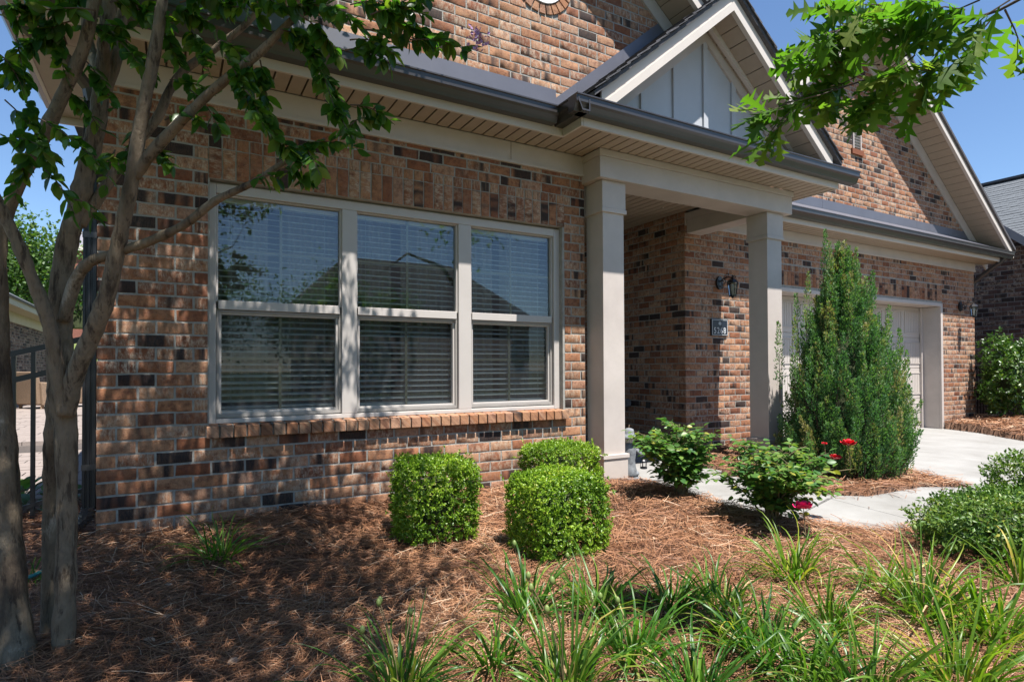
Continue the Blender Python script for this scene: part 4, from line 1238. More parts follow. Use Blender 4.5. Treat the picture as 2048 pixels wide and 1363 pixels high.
LIL = [((1050, 1235), 44, .36, 1, SHADE_, 'in front of the large boxwood, left of two'), ((1190, 1228), 46, .34, 1, G_, 'in front of the large boxwood, right of two'),
       ((1345, 1222), 46, .30, 0, SHADE_, 'between the large boxwood and the rose'), ((800, 1400), 52, .33, 4, G_, 'at the bottom edge, farthest left of the lilies'),
       ((1130, 1392), 50, .40, 5, G_, 'at the bottom edge below the large boxwood'), ((1440, 1215), 44, .30, 0, G_, 'drooping pale in front of the rose'),
       ((1590, 1160), 50, .36, 0, Y_, 'right below the blooming rose'), ((1540, 1330), 50, .34, 0, SHADE_, 'shaded, in the bottom middle right'),
       ((1400, 1400), 50, .34, 0, SHADE_, 'at the bottom edge, shaded, middle'), ((1850, 1250), 62, .46, 1, Y_, 'tallest, bright, in the right foreground'),
       ((1990, 1285), 58, .42, 0, Y_, 'arching at the right edge'), ((1730, 1405), 50, .36, 0, G_, 'at the bottom edge, right of middle'), ((2040, 1175), 40, .34, 1, Y_, 'below the spreading shrub at the right edge'),
       ((1265, 1325), 44, .34, 2, SHADE_, 'in the bottom middle between larger clumps'), ((1475, 1285), 40, .26, 0, Y_, 'low, flopping over in the middle right'), ((1660, 1265), 44, .30, 0, Y_, 'pale, under the walkway edge'),
       ((1760, 1185), 34, .28, 0, Y_, 'thin, at the walkway edge below the shrub'), ((990, 1330), 34, .26, 1, SHADE_, 'low, left of the bottom middle clumps'), ((1920, 1385), 56, .40, 0, Y_, 'at the bottom edge, farthest right'), ((1620, 1380), 40, .30, 0, G_, 'low at the bottom edge between two tall clumps')]
for (px, nb, ln, pods, tint, lab) in LIL:
    x, y = gpx(*px)
    clump('daylily', x, y, 'daylily clump of arching green blades ' + lab, 'daylily', int(nb * 2.0), ln * 1.04, .0105, .66, 'daylily clumps in the front bed', pods, tint)
x, y = gpx(440, 1118)
clump('lily_turf', x, y, 'dark grassy clump growing near the wall under the left window', 'plant', 85, .33, .0085, .75, None, 0, (1.15, 1.2, 1))
x, y = gpx(60, 1170)
clump('lily_turf', x, y, 'small grassy clump behind the tree trunks', 'plant', 30, .22, .008, .5, None)
x, y = gpx(1470, 905)
clump('lily_turf', 5.55, .35, 'thin yellow green sprig beside the right column', 'plant', 8, .34, .008, .3, None)

# hostas by the fence
HMESH = fast_mesh('leaf', *leaf_template([(0, .05), (.15, .33), (.4, .5), (.7, .40), (.9, .18), (1, .02)], .18, .35), HOS_O)
for i, (hx, hy, lab) in enumerate([(-.42, .95, 'left of the fence post'), (-.18, 1.15, 'behind the downspout'), (-.62, 1.5, 'farthest back by the pavers')]):
    t = thing('hosta', (hx, hy, 0), 'broad leaved hosta ' + lab, 'hosta', 'hostas beside the fence')
    for k in range(18):
        az = random.uniform(0, 6.3); d = np.array([math.cos(az), math.sin(az), random.uniform(.2, 1.1)]); d /= np.linalg.norm(d)
        X, Y, Z = frames(d[None], np.array([[0, 0, 1.]]))
        l_ = random.uniform(.10, .16); p = np.array([hx, hy, .02]) + d * random.uniform(.06, .16)
        mt = Matrix.Identity(4)
        for q in range(3): mt[q][0], mt[q][1], mt[q][2], mt[q][3] = X[0][q] * l_ * .7, Y[0][q] * l_, Z[0][q] * l_ * .7, p[q]
        o = bpy.data.objects.new('leaf', HMESH); link(o, t); o.matrix_basis = mt
        MB().tube([(hx, hy, 0), tuple(p)], .003, 5, False).build('stalk', STEM, t)

# ------------------------------------------------------------------ crape myrtle
TREE = thing('crape_myrtle', (.0, -1.52, -.02), 'multi stemmed crape myrtle with mottled grey bark in the left foreground', 'tree')
def limb(name, path, parent=TREE, n=14, sub=6, jit=.045, mat=None):
    """path: (u, v, depth, width px)"""
    pts, rad = [], []
    for (u, v, dp, wpx) in path:
        pts.append(at(u, v, dp)); rad.append(wpx * .45 * dp / CAMF)
    # Catmull-Rom
    P, R_ = [], []
    for i in range(len(pts) - 1):
        p0, p1, p2, p3 = pts[max(i-1, 0)], pts[i], pts[i+1], pts[min(i+2, len(pts)-1)]
        for k in range(sub):
            q = k / sub
            P.append(.5 * ((2*p1) + (-p0+p2)*q + (2*p0-5*p1+4*p2-p3)*q*q + (-p0+3*p1-3*p2+p3)*q**3)); R_.append(rad[i] * (1-q) + rad[i+1] * q)
    P.append(pts[-1]); R_.append(rad[-1])
    R_ = [r_ * (1 + random.gauss(0, jit)) for r_ in R_]
    b = MB().tube(P, R_, n, True, jit * .9)
    b.build(name, mat or BARK, parent, smooth=True)
    return P
limb('trunk', [(36, 1372, 2.10, 100), (32, 1330, 2.10, 84), (22, 1200, 2.12, 66), (12, 1050, 2.14, 60), (4, 900, 2.15, 54), (-4, 740, 2.15, 44), (-2, 600, 2.15, 34), (0, 480, 2.14, 28), (30, 385, 2.12, 26), (85, 275, 2.08, 28), (130, 180, 2.04, 26), (172, 80, 2.02, 24), (200, -60, 2.0, 22), (260, -260, 1.95, 16)])
limb('trunk', [(126, 1345, 2.16, 50), (126, 1300, 2.16, 44), (132, 1150, 2.18, 40), (134, 1000, 2.19, 40), (132, 870, 2.20, 44), (122, 780, 2.20, 52), (120, 700, 2.20, 48), (122, 600, 2.20, 46), (132, 500, 2.21, 42), (156, 410, 2.21, 38), (178, 320, 2.22, 38), (196, 235, 2.22, 36), (205, 140, 2.20, 32), (216, 40, 2.18, 28), (230, -120, 2.15, 28), (250, -320, 2.1, 20)])
limb('trunk', [(98, 1330, 2.26, 44), (100, 1250, 2.26, 36), (103, 1100, 2.27, 34), (105, 950, 2.26, 36), (110, 850, 2.23, 38), (118, 760, 2.21, 36)])
limb('limb', [(134, 830, 2.17, 34), (152, 745, 2.14, 38), (188, 660, 2.11, 37), (214, 590, 2.09, 36), (232, 510, 2.08, 32), (247, 440, 2.07, 29), (262, 370, 2.06, 29), (276, 280, 2.05, 27), (292, 190, 2.03, 26), (312, 90, 2.01, 24), (328, -20, 2.0, 22), (350, -200, 1.95, 16)])
limb('limb', [(128, 830, 2.15, 28), (112, 720, 2.13, 30), (96, 640, 2.11, 28), (64, 555, 2.08, 26), (28, 470, 2.05, 26), (-10, 395, 2.02, 24), (-60, 300, 2.0, 22)])
lb_d = limb('limb', [(128, 640, 2.18, 26), (150, 565, 2.15, 26), (178, 525, 2.12, 24), (225, 508, 2.10, 20), (300, 482, 2.08, 20), (370, 448, 2.06, 18), (430, 402, 2.04, 17), (500, 368, 2.03, 14), (560, 330, 2.02, 12), (610, 300, 2.02, 9), (650, 278, 2.02, 7)])
lb_e = limb('limb', [(160, 450, 2.22, 24), (190, 405, 2.24, 24), (232, 345, 2.26, 22), (275, 285, 2.28, 21), (315, 235, 2.30, 20), (340, 180, 2.31, 18), (372, 138, 2.32, 18), (430, 98, 2.33, 16), (500, 40, 2.34, 13), (560, -40, 2.35, 10)])
lb_f = limb('limb', [(270, 355, 2.06, 22), (300, 310, 2.05, 24), (350, 255, 2.04, 23), (410, 195, 2.02, 20), (470, 145, 2.0, 20), (525, 100, 1.98, 18), (585, 40, 1.96, 15), (650, -10, 1.94, 13), (760, -90, 1.9, 10)])
limb('limb', [(205, 150, 2.21, 26), (180, 95, 2.24, 22), (172, 30, 2.27, 22), (160, -80, 2.3, 18)])
limb('limb', [(208, 190, 2.21, 26), (235, 110, 2.25, 22), (245, 20, 2.3, 20), (260, -120, 2.36, 14)])
# twigs and leaves that hang into the view: (start u,v) -> (end u,v), depth, leaf count
TW = [((190,20),(20,40),2.0,16),((150,40),(40,110),1.98,14),((120,20),(10,170),1.95,14),((90,40),(130,150),2.05,12),((30,60),(60,250),1.92,14),((10,200),(110,330),1.90,14),((60,230),(200,330),1.92,12),
      ((0,280),(90,300),1.88,10),((60,300),(30,400),1.9,10),((90,340),(150,430),1.92,6),((150,400),(190,440),1.85,3),((140,60),(260,60),2.1,14),((170,120),(230,220),2.1,12),((120,170),(200,260),2.05,10),((200,60),(280,130),2.1,12),
      ((250,20),(350,50),2.1,14),((300,30),(360,130),2.1,12),((330,20),(440,60),2.05,14),((380,60),(420,150),2.08,12),((420,20),(520,30),2.0,14),((440,80),(500,140),2.02,12),
      ((450,110),(500,220),2.0,14),((470,140),(530,260),2.0,14),((490,180),(570,300),1.98,14),((520,120),(540,250),2.0,12),((540,270),(600,330),1.98,10),((580,300),(690,290),2.0,10),((600,290),(640,350),1.98,9),
      ((560,340),(620,365),2.0,9),((500,365),(560,360),2.03,4),((560,60),(640,110),1.96,14),((590,60),(650,170),1.97,14),((620,100),(670,220),1.97,14),((640,140),(700,260),1.98,14),((650,200),(715,300),1.98,12),
      ((560,20),(660,20),1.94,14),((640,10),(720,60),1.92,12),((600,30),(690,130),1.94,12),((690,100),(780,130),1.95,9),((700,210),(790,250),2.0,9),((700,250),(750,245),2.0,5),
      ((700,10),(800,20),1.9,14),((740,30),(850,30),1.9,13),((760,40),(860,80),1.9,13),((720,60),(880,100),1.92,12),((820,80),(950,110),1.92,10),((700,80),(790,110),1.93,10),((780,20),(862,0),1.88,9),
      ((250,80),(310,170),2.15,9),((340,160),(420,190),2.2,8),((270,250),(250,330),2.1,6),((290,300),(340,330),2.1,6),((330,240),(400,240),2.1,7),((230,300),(210,380),2.05,5),((380,180),(440,260),2.1,8),
      ((0,20),(70,20),1.9,10),((0,110),(50,190),1.85,8),((100,0),(200,10),2.05,12),((220,5),(300,20),2.0,10),((360,5),(460,10),2.0,12),((470,0),(560,10),1.98,12)]
P, D, N, L = [], [], [], []
tw = MB()
for (a, b_, dp, cnt) in TW:
    A, Bp = at(*a, dp + random.uniform(-.06, .06)), at(*b_, dp + random.uniform(-.12, .12))
    mid = (A + Bp) / 2 + np.array([0, 0, .04])
    pts = [A * (1-q)**2 + 2*q*(1-q)*mid + Bp*q*q for q in np.linspace(0, 1, 6)]
    tw.tube(pts, np.linspace(.0028, .0010, 6), 5, False)
    ax = unit(Bp - A)
    for k in range(int(cnt * 2.9)):
        q = random.uniform(.12, 1.0)
        p = A * (1-q)**2 + 2*q*(1-q)*mid + Bp*q*q
        s_ = unit(rng.normal(size=3)); s_ = unit(s_ - ax * (s_ @ ax) * .6)
        P.append(p); D.append(unit(ax * .35 + s_ * .8 + np.array([0, 0, -.55]))); N.append(unit(np.array([0, -.3, .9]) + rng.normal(0, .55, 3))); L.append(random.uniform(.036, .064))
nvis = len(P)
# crown above the frame: clusters on an uneven volume; it throws the dappled shade
r_ = np.random.default_rng(77)
cl_ = []
def inframe(p):
    u, v, d = proj(p); return d > .2 and -40 < u < 2090 and v > -25
for i in range(2000):
    p = np.array([.15, -2.05, 3.85]) + unit(r_.normal(size=3)) * r_.random() ** .33 * np.array([2.15, 2.25, 1.35])
    if p[2] < 2.35 or p[1] > -.30 or (p[1] > -.62 and p[2] < 3.6) or inframe(p) or (p[0] > 1.55 and r_.random() < .6): continue
    cl_.append(p)
sk = MB()
roots = [at(200, -60, 2.0), at(250, -320, 2.1), at(350, -200, 1.95), at(-60, 300, 2.0), at(560, -40, 2.35), at(760, -90, 1.9), at(160, -80, 2.3), at(260, -120, 2.36)]
nodes = [np.array(q) for q in roots]
for p in sorted(cl_, key=lambda q: min(np.linalg.norm(q - z_) for z_ in roots)):
    A_ = np.array(nodes); j = A_[np.argmin(((A_ - p) ** 2).sum(1))]; nodes.append(p)
    if not inframe((j + p) / 2): sk.tube([j, (j + p) / 2 + r_.normal(0, .02, 3), p], [.0045, .0035, .002], 4, False)
    n_ = 17
    pp = p + r_.normal(0, .105, (n_, 3))
    for q in pp:
        if inframe(q): continue
        P.append(q); D.append(unit(r_.normal(size=3) + np.array([0, 0, -.3]))); N.append(unit(np.array([0, 0, 1.]) + r_.normal(0, .5, 3))); L.append(r_.uniform(.05, .08))
tw.build('twigs', TWIG, TREE)['kind'] = 'stuff'
sk.build('upper_twigs', TWIG, TREE)['kind'] = 'stuff'
L = np.array(L)
leaves('crown', OVATE, P[:nvis], D[:nvis], N[:nvis], L[:nvis], L[:nvis] * .58, CRAPE_A, TREE, None, 300, CRAPE_O)
leaves('upper_crown', LEAF3, P[nvis:], D[nvis:], N[nvis:], L[nvis:], L[nvis:] * .62, CRAPE_A, TREE)
fb_ = MB(); fc = at(952, 72, 1.92)
for k in range(60):
    p = fc + rng.normal(0, 1, 3) * np.array([.016, .012, .020]); d = unit(rng.normal(size=3))
    vv, ff = leaf_arrays(KITE, p[None], d[None], rnd_dir(1), [.013], [.012]); fb_.add(vv, [tuple(f) for f in ff])
fb_.build('flower', PETAL_V, TREE)
# ------------------------------------------------------------------ oak reaching in at the top right
OAK = thing('oak_tree', (5.2, -5.6, -.25), 'oak with deeply lobed leaves reaching in at the top right corner', 'tree')
OB = M('oak_bark', (.055, .042, .032), .9, .35, 12, .8, 30)
MB().tube([(5.2, -5.6, -.3), (5.18, -5.6, 1.2), (5.1, -5.5, 2.6), (5.15, -5.5, 4.2)], [.16, .13, .10, .05], 10, True, .05).build('trunk', OB, OAK, smooth=True)
LB = [(5.12, -5.52, 2.3), (4.4, -4.9, 2.75), (3.5, -4.1, 2.75)]
end = [at(2150, -60, 1.75), at(2000, 20, 1.85), at(1880, 60, 1.95), at(1760, 150, 2.0), at(1640, 190, 2.02)]
MB().tube([np.array(q) for q in LB] + end, [.05, .035, .018, .006, .0045, .0038, .003, .002], 7, False, .05).build('limb', OB, OAK, smooth=True)
OT = [((2010,20),(2048,110),1.68,5),((2020,0),(1930,70),1.75,8),((1990,30),(1900,150),1.85,9),((1960,0),(1850,60),1.8,10),((1900,60),(1830,200),1.9,10),((1870,60),(1760,60),1.95,11),((1840,20),(1700,30),1.95,10),
      ((1800,10),(1640,20),2.0,8),((1780,70),(1650,110),2.0,11),((1760,130),(1600,130),2.0,11),((1720,150),(1640,200),2.02,10),((1700,170),(1560,210),2.02,8),((1640,190),(1520,230),2.0,6),((1620,210),(1545,265),2.0,5),((1830,110),(1740,200),1.92,10),((1860,140),(1800,150),1.9,8),((1760,40),(1690,90),1.95,10),((1930,20),(1850,20),1.85,9),((1580,225),(1525,285),1.98,3),((1700,60),(1620,80),2.05,6),((1810,180),(1730,215),1.92,6)]
P, D, N, L = [], [], [], []; tw = MB()
for (a, b_, dp, cnt) in OT:
    A, Bp = at(*a, dp), at(*b_, dp + random.uniform(-.12, .12))
    tw.tube([A, (A + Bp) / 2 + (0, 0, .01), Bp], [.0028, .002, .0012], 5, False)
    ax = unit(Bp - A)
    for k in range(int(cnt * 1.55)):
        q = random.uniform(.2, 1.0)
        s_ = unit(rng.normal(size=3))
        P.append(A + (Bp - A) * q + np.array([0, 0, .005])); D.append(unit(ax * .9 + s_ * .7 + np.array([0, 0, -.12]))); N.append(unit(np.array([0, -.2, .8]) + rng.normal(0, .55, 3))); L.append(random.uniform(.09, .15))
for i in range(60):
    p = np.array([5.1, -5.5, 4.1]) + unit(r_.normal(size=3)) * r_.random() ** .33 * np.array([1.1, 1.0, 1.0])
    for k in range(9):
        q = p + r_.normal(0, .15, 3)
        if inframe(q): continue
        P.append(q); D.append(unit(r_.normal(size=3))); N.append(unit(np.array([0, 0, 1.]) + r_.normal(0, .5, 3))); L.append(.12)
tw.build('twigs', TWIG, OAK)['kind'] = 'stuff'
L = np.array(L)
leaves('crown', OAKL, P, D, N, L, L * .78, OAK_A, OAK, None, 300, OAK_O)

# ------------------------------------------------------------------ wall lanterns, house number
def wall_lantern(pl, label):
    x, y, z = pl
    t = thing('wall_lantern', (x, y, z), label, 'lantern', 'black lanterns on the garage wall')
    MB().prism([(x + .058 * math.cos(a) , y - .001, z + .085 * math.sin(a)) for a in np.linspace(0, 2 * math.pi, 16, endpoint=False)], (0, -.026, 0)).build('back_plate', BLACK, t, bevel=.004)
    arm = MB()
    arm.tube([(x, y - .02, z + .01), (x, y - .08, z + .05), (x, y - .16, z + .055), (x, y - .215, z + .035)], .008, 6)
    def scroll(cx_, cz_, r0, turns, a0):
        pts = []
        for k in range(18):
            q = k / 17; a = a0 + q * turns * 2 * math.pi; rr = r0 * (1 - .75 * q)
            pts.append((x, y + cx_ + rr * math.cos(a), z + cz_ + rr * math.sin(a)))
        arm.tube(pts, .0048, 5)
    scroll(-.07, .005, .045, 1.2, math.pi / 2); scroll(-.14, .085, .028, 1.1, -math.pi / 2); scroll(-.055, -.055, .026, 1.1, 0); scroll(-.245, .055, .022, 1.0, math.pi)
    arm.build('scroll_arm', BLACK, t)
    c = np.array([x, y - .215, z - .13])
    MB().lathe(c, [(.004, .205), (.010, .195), (.006, .175), (.020, .160), (.045, .145), (.066, .115), (.070, .108)], 8).build('roof', BLACK, t)
    cage = MB()
    for k in range(6):
        a = 2 * math.pi * k / 6
        cage.bar(c + (.062 * math.cos(a), .062 * math.sin(a), .11), c + (.040 * math.cos(a), .040 * math.sin(a), -.055), .008, .008)
    cage.lathe(c, [(.045, -.066), (.046, -.052)], 12).lathe(c, [(.012, -.085), (.018, -.066)], 10)
    cage.build('cage', BLACK, t)
    MB().lathe(c, [(.038, -.052), (.058, .108)], 6).build('glass', GL_LAMP, t)
    MB().lathe(c, [(.010, -.05), (.012, 0), (.020, .03), (.022, .06), (.012, .085)], 10).build('bulb', M('frosted_bulb', (.75, .73, .65), .4), t, smooth=True)
p = onY(1437, 566, GY); wall_lantern((p[0], GY - .002, p[2]), 'black scrolled wall lantern above the number plaque')
p = onY(1919, 613, GY); wall_lantern((p[0], GY - .002, p[2]), 'black scrolled wall lantern at the far corner of the garage')
PX0, PX1, PZ0, PZ1 = 6.262, 6.562, 1.398, 1.612
NAVY = M('plaque_navy', (.010, .014, .024), .35, .1, 10); PWHITE = M('plaque_white', (.44, .46, .47), .5, .05, 10)
pq = thing('house_number_plaque', (6.41, GY, 1.40), 'navy house number plaque reading 5268 on the brick wall', 'plaque')
B(PX0, PX1, GY - .022, GY - .002, PZ0, PZ1).build('plate', NAVY, pq, bevel=.003)
e = .010; yb = GY - .0265
MB().box(PX0 + e, PX1 - e, yb, yb + .004, PZ0 + e, PZ0 + e + .006).box(PX0 + e, PX1 - e, yb, yb + .004, PZ1 - e - .006, PZ1 - e).box(PX0 + e, PX0 + e + .007, yb, yb + .004, PZ0 + e + .006, PZ1 - e - .006).box(PX1 - e - .007, PX1 - e, yb, yb + .004, PZ0 + e + .006, PZ1 - e - .006).build('border', PWHITE, pq)
def text_part(body, x, y, z, size, sx, mat, parent, name='lettering'):
    cu = bpy.data.curves.new(name, 'FONT'); cu.body = body; cu.size = size; cu.align_x = 'CENTER'; cu.extrude = .0015; cu.offset = .0012
    to = bpy.data.objects.new('tmp', cu)
    me = bpy.data.meshes.new_from_object(to)
    bpy.data.objects.remove(to)
    for v in me.vertices:
        vx, vy, vz = v.co; v.co = (x + vx * sx, y - vz, z + vy)
    me.materials.clear(); me.materials.append(mat)
    o = bpy.data.objects.new(name, me); link(o, parent); return o
for i, ch in enumerate('5268'):
    text_part(ch, PX0 + .062 + i * .0585, yb + .002, PZ0 + .032, .108, .86, PWHITE, pq, 'digit')
em = MB()
for k in (-2, -1, 0, 1, 2):
    h_ = .024 - abs(k) * .005
    em.prism([(6.412 + k * .010 - .0035, yb, 1.556 - h_), (6.412 + k * .010 + .0035, yb, 1.556 - h_), (6.412 + k * .010 + .0035, yb, 1.556 + h_ * .8), (6.412 + k * .010, yb, 1.556 + h_ * 1.2), (6.412 + k * .010 - .0035, yb, 1.556 + h_ * .8)], (0, .004, 0))
em.build('emblem', PWHITE, pq)

# ------------------------------------------------------------------ statue and small lantern
t = thing('garden_statue', (4.02, -.10, -.03), 'weathered grey garden figure in a hat holding a lantern, half behind the left column', 'statue')
sx, sy, sz = 4.02, -.10, -.03
MB().lathe((sx, sy, sz), [(.095, 0), (.10, .02), (.092, .035)], 12).build('base', STONE, t)
MB().lathe((sx, sy, sz), [(.075, .03), (.085, .06), (.07, .12), (.062, .18), (.072, .24), (.075, .29), (.055, .33), (.03, .345)], 12).build('body', STONE, t, smooth=True)
MB().lathe((sx + .045, sy - .035, sz), [(.02, .035), (.04, .05), (.042, .07), (.02, .09)], 10).build('boot', STONE, t, smooth=True)
MB().lathe((sx, sy - .01, sz), [(.02, .33), (.042, .355), (.046, .385), (.036, .415), (.01, .43)], 10).build('head', M('pale_stone', (.45, .43, .38), .9, .3, 30), t, smooth=True)
hat = MB().lathe((sx, sy - .01, sz + .40), [(.098, -.012), (.10, -.004), (.055, .012), (.048, .035), (.044, .065), (.02, .075)], 14); hat.build('hat', STONE, t, smooth=True)
MB().tube([(sx + .055, sy - .02, sz + .29), (sx + .095, sy - .05, sz + .245), (sx + .115, sy - .06, sz + .215)], [.024, .021, .017], 8).build('arm', STONE, t, smooth=True)
MB().tube([(sx + .02, sy + .03, sz + .40), (sx + .05, sy + .04, sz + .50)], [.008, .006], 6).build('tool_handle', TWIG, t)
lc = np.array([sx + .135, sy - .055, sz + .10])
ln_ = MB().lathe(lc, [(.030, 0), (.034, .006), (.032, .016)], 10).lathe(lc, [(.034, .072), (.020, .086), (.006, .094)], 10)
for k in range(5): ln_.bar(lc + (.027 * math.cos(k * 1.257), .027 * math.sin(k * 1.257), .016), lc + (.030 * math.cos(k * 1.257), .030 * math.sin(k * 1.257), .073), .004, .004)
ln_.tube([lc + (-.02, 0, .085), lc + (-.018, 0, .115), lc + (.018, 0, .115), lc + (.02, 0, .085)], .002, 5, False)
ln_.build('lantern', BLACK, t)
t = thing('lantern', (6.20, -.30, -.08), 'dark blue lantern with ring handle at the foot of the right column', 'lantern')
NB = M('blue_black_metal', (.02, .035, .055), .35, .2, 10)
MB().lathe((6.20, -.30, -.08), [(.045, 0), (.052, .012), (.05, .11), (.04, .14), (.022, .16), (.018, .175)], 12).build('body', NB, t)
MB().tube([(6.20 + .032 * math.cos(a), -.30, .135 + .036 * math.sin(a)) for a in np.linspace(0, 2 * math.pi, 14)], .007, 6).build('handle', NB, t)

# ------------------------------------------------------------------ fence, hose
t = thing('metal_fence', (-.5, .60, 0), 'sloping black metal picket railing left of the house corner', 'fence')
zt = lambda x: 1.094 + .28 * (x + .515)
for dz_, nm in ((0, 'rail'), (-.17, 'rail')):
    MB().bar((-1.25, .60, zt(-1.25) + dz_), (-.07, .60, zt(-.07) + dz_), .036, .036).build('rail', BLACK, t)
MB().bar((-1.25, .60, -.10), (-.07, .60, .205), .03, .026).build('rail', BLACK, t)
xx = -1.19
while xx < -.06:
    B(xx - .012, xx + .012, .589, .611, -.06 + .1 * (xx + .5), zt(xx) - .005).build('picket', BLACK, t); xx += .1
hp = [at(u, v, d) for u, v, d in ((20, 1135, 2.75), (45, 1125, 2.8), (70, 1117, 2.85), (90, 1112, 2.9))]
for q in hp: q[2] = float(bed_z(q[0], q[1])) + .03
o = MB().tube(hp, .010, 8).build('garden_hose', M('hose_teal', (.03, .20, .20), .4, .2, 20), smooth=True); tag(o, 'short stretch of teal garden hose on the pine straw behind the trunks', 'hose')

# ------------------------------------------------------------------ patio of pavers
pt = B(-3.0, -.05, 1.55, 5.0, -.20, -.062).build('garden_path', SOIL); tag(pt, 'pinkish paver path beyond the fence', None, None, 'structure')
def pavers(parent, x0, x1, y0, y1, z, a, b_, name='paver'):
    me = None; r_ = 0; y = y0
    while y < y1:
        x = x0 - (r_ % 2) * a / 2
        while x < x1:
            if me is None:
                o = B(.004, a - .004, .004, b_ - .004, -.05, 0).build(name, PAVER, parent, bevel=.004); me = o.data
            else:
                o = bpy.data.objects.new(name, me); link(o, parent)
            o.location = (x, y, z + random.uniform(-.003, .003)); x += a
        y += b_; r_ += 1
pavers(pt, -2.2, -.3, 1.6, 4.95, -.01, .30, .20)
pu = B(-7, -.05, 5.05, 22, -.20, .068).build('patio', M('patio_base', (.18, .155, .14), .9, .2, 6)); tag(pu, 'raised paver patio behind the house corner', None, None, 'structure')
pavers(pu, -3.2, -.6, 5.06, 9.8, .12, .40, .25)
pavers(pu, -4.2, -1.2, 9.85, 15.9, .12, .60, .50)

# ------------------------------------------------------------------ wicker chairs on the patio
def chair(x, y, label, rz):
    t = thing('wicker_chair', (x, y, .12), label, 'chair', 'wicker chairs on the patio')
    def P_(px, py, pz):
        c_, s_ = math.cos(rz), math.sin(rz); return (x + px * c_ - py * s_, y + px * s_ + py * c_, .12 + pz)
    def slabp(poly, ext, nm):
        c_, s_ = math.cos(rz), math.sin(rz)
        MB().prism([P_(*q) for q in poly], (ext[0] * c_ - ext[1] * s_, ext[0] * s_ + ext[1] * c_, ext[2])).build(nm, WICKER, t, bevel=.02)
    slabp([(-.34, -.34, .08), (.34, -.34, .08), (.34, .34, .08), (-.34, .34, .08)], (0, 0, .30), 'seat')
    slabp([(-.36, .28, .10), (-.36, .42, .10), (-.36, .50, .86), (-.36, .40, .86)], (.72, 0, 0), 'backrest')
    for sgn in (-1, 1):
        slabp([(sgn * .36, -.36, .08), (sgn * .36, .36, .08), (sgn * .36, .40, .62), (sgn * .36, -.28, .58), (sgn * .36, -.40, .50)], (sgn * .08, 0, 0), 'arm')
        for yy in (-.32, .32): MB().box(*[c for pr_ in ((P_(sgn * .36, yy, 0)[0] - .03, P_(sgn * .36, yy, 0)[0] + .03), (P_(sgn * .36, yy, 0)[1] - .03, P_(sgn * .36, yy, 0)[1] + .03), (.12, .21)) for c in pr_]).build('leg', WICKER, t)
q = onZ(92, 815, .12); chair(q[0], q[1], 'brown wicker armchair beside the fence picket', 2.3)
q = onZ(158, 812, .12); chair(q[0], q[1], 'brown wicker armchair between the trunk and the downspout', 3.6)

# ------------------------------------------------------------------ neighbours
NL = thing('neighbour_house', (-3.2, 16, 0), 'low brown brick building with grey roof beyond the patio', 'house')
w2 = B(-6.5, -3.19, 9, 20.6, -.4, 2.5).build('wall', MORTAR_L, NL)
lay('nl', (-3.18, 9.0, 0), (0, 1, 0), (-1, 28), lambda a, b_: [(0, 11.6)])
finish_bricks('nl', w2, 0, BMESH2, BRK2_A, 'distant brown brickwork')
YF = M('tan_trim', (.36, .31, .20), .6, .1, 3)
B(-3.19, -3.14, 9, 20.62, 2.26, 2.52).build('frieze_board', YF, NL)
B(-3.2, -2.75, 8.7, 21.0, 2.521, 2.55).build('soffit', YF, NL)
B(-2.752, -2.72, 8.7, 21.0, 2.50, 2.66).build('fascia', YF, NL)
rf = sheet('roof', [(-2.68, 8.6, 2.64), (-2.68, 21.1, 2.64), (-4.6, 19.2, 3.75), (-4.6, 8.6, 3.75)][::-1], .05, SHING2, NL)
sheet('roof', [(-2.68, 21.1, 2.64), (-6.6, 21.1, 2.64), (-4.6, 19.2, 3.75)], .05, SHING2, NL)
un = math.hypot(1.92, 1.11)
shingle_field(rf, (-2.68, 8.6, 2.66), (0, 1, 0), (-1.92 / un, 0, 1.11 / un), 10.6, un, SHING2, .35, .16, False)
MB().tube([(-3.1, 20.45, 0), (-3.1, 20.45, 2.5)], .05, 8).build('downspout', BLACK, NL)

NR = thing('neighbour_house', (15.5, 2, 0), 'dark brick neighbouring house with grey shingle roof at the right', 'house')
nrk = lambda y: 4.03 + .89 * (y - 1.49)
w3 = MB().prism([(15.506, -1.6, -.4), (15.506, 9, -.4), (15.506, 9, 2.9), (15.506, 3.8, nrk(3.8)), (15.506, -.2, nrk(-.2)), (15.506, -1.6, nrk(-.2))], (.2, 0, 0)).build('wall', M('mortar_grey', (.24, .225, .215), .95, .2, 10), NR)
lay('nr', (15.5, 6.0, 0), (0, -1, 0), (-2, 50), lambda a, b_: [(max(0, 0.0), min(7.4, 6.0 - ((b_ - 4.03) / .89 + 1.49)))] if ((b_ - 4.03) / .89 + 1.49) < 5 else [], .094, .225)
finish_bricks('nr', w3, 260, BMESH2, BRK2_A, 'dark brickwork farther along the wall')
GF = M('grey_fascia', (.20, .20, .21), .5, .1, 3)
for dd, z0_, z1_, nm in ((0, -.05, .14, 'rake_fascia'),):
    MB().prism([(15.05, -.6, nrk(-.6) + z0_), (15.05, 4, nrk(4) + z0_), (15.05, 4, nrk(4) + z1_), (15.05, -.6, nrk(-.6) + z1_)], (.03, 0, 0)).build(nm, GF, NR)
MB().prism([(15.08, -.6, nrk(-.6) - .03), (15.08, 4, nrk(4) - .03), (15.08, 4, nrk(4)), (15.08, -.6, nrk(-.6))], (.42, 0, 0)).build('rake_soffit', GF, NR)
rr_ = sheet('roof', [(15.0, -3, 3.2), (15.0, 12, 3.2), (19.2, 12, 5.95), (19.2, -3, 5.95)][::-1], .06, SHING2, NR)
rr_.location = (0.6, 0, 0)
un = math.hypot(4.2, 2.75)
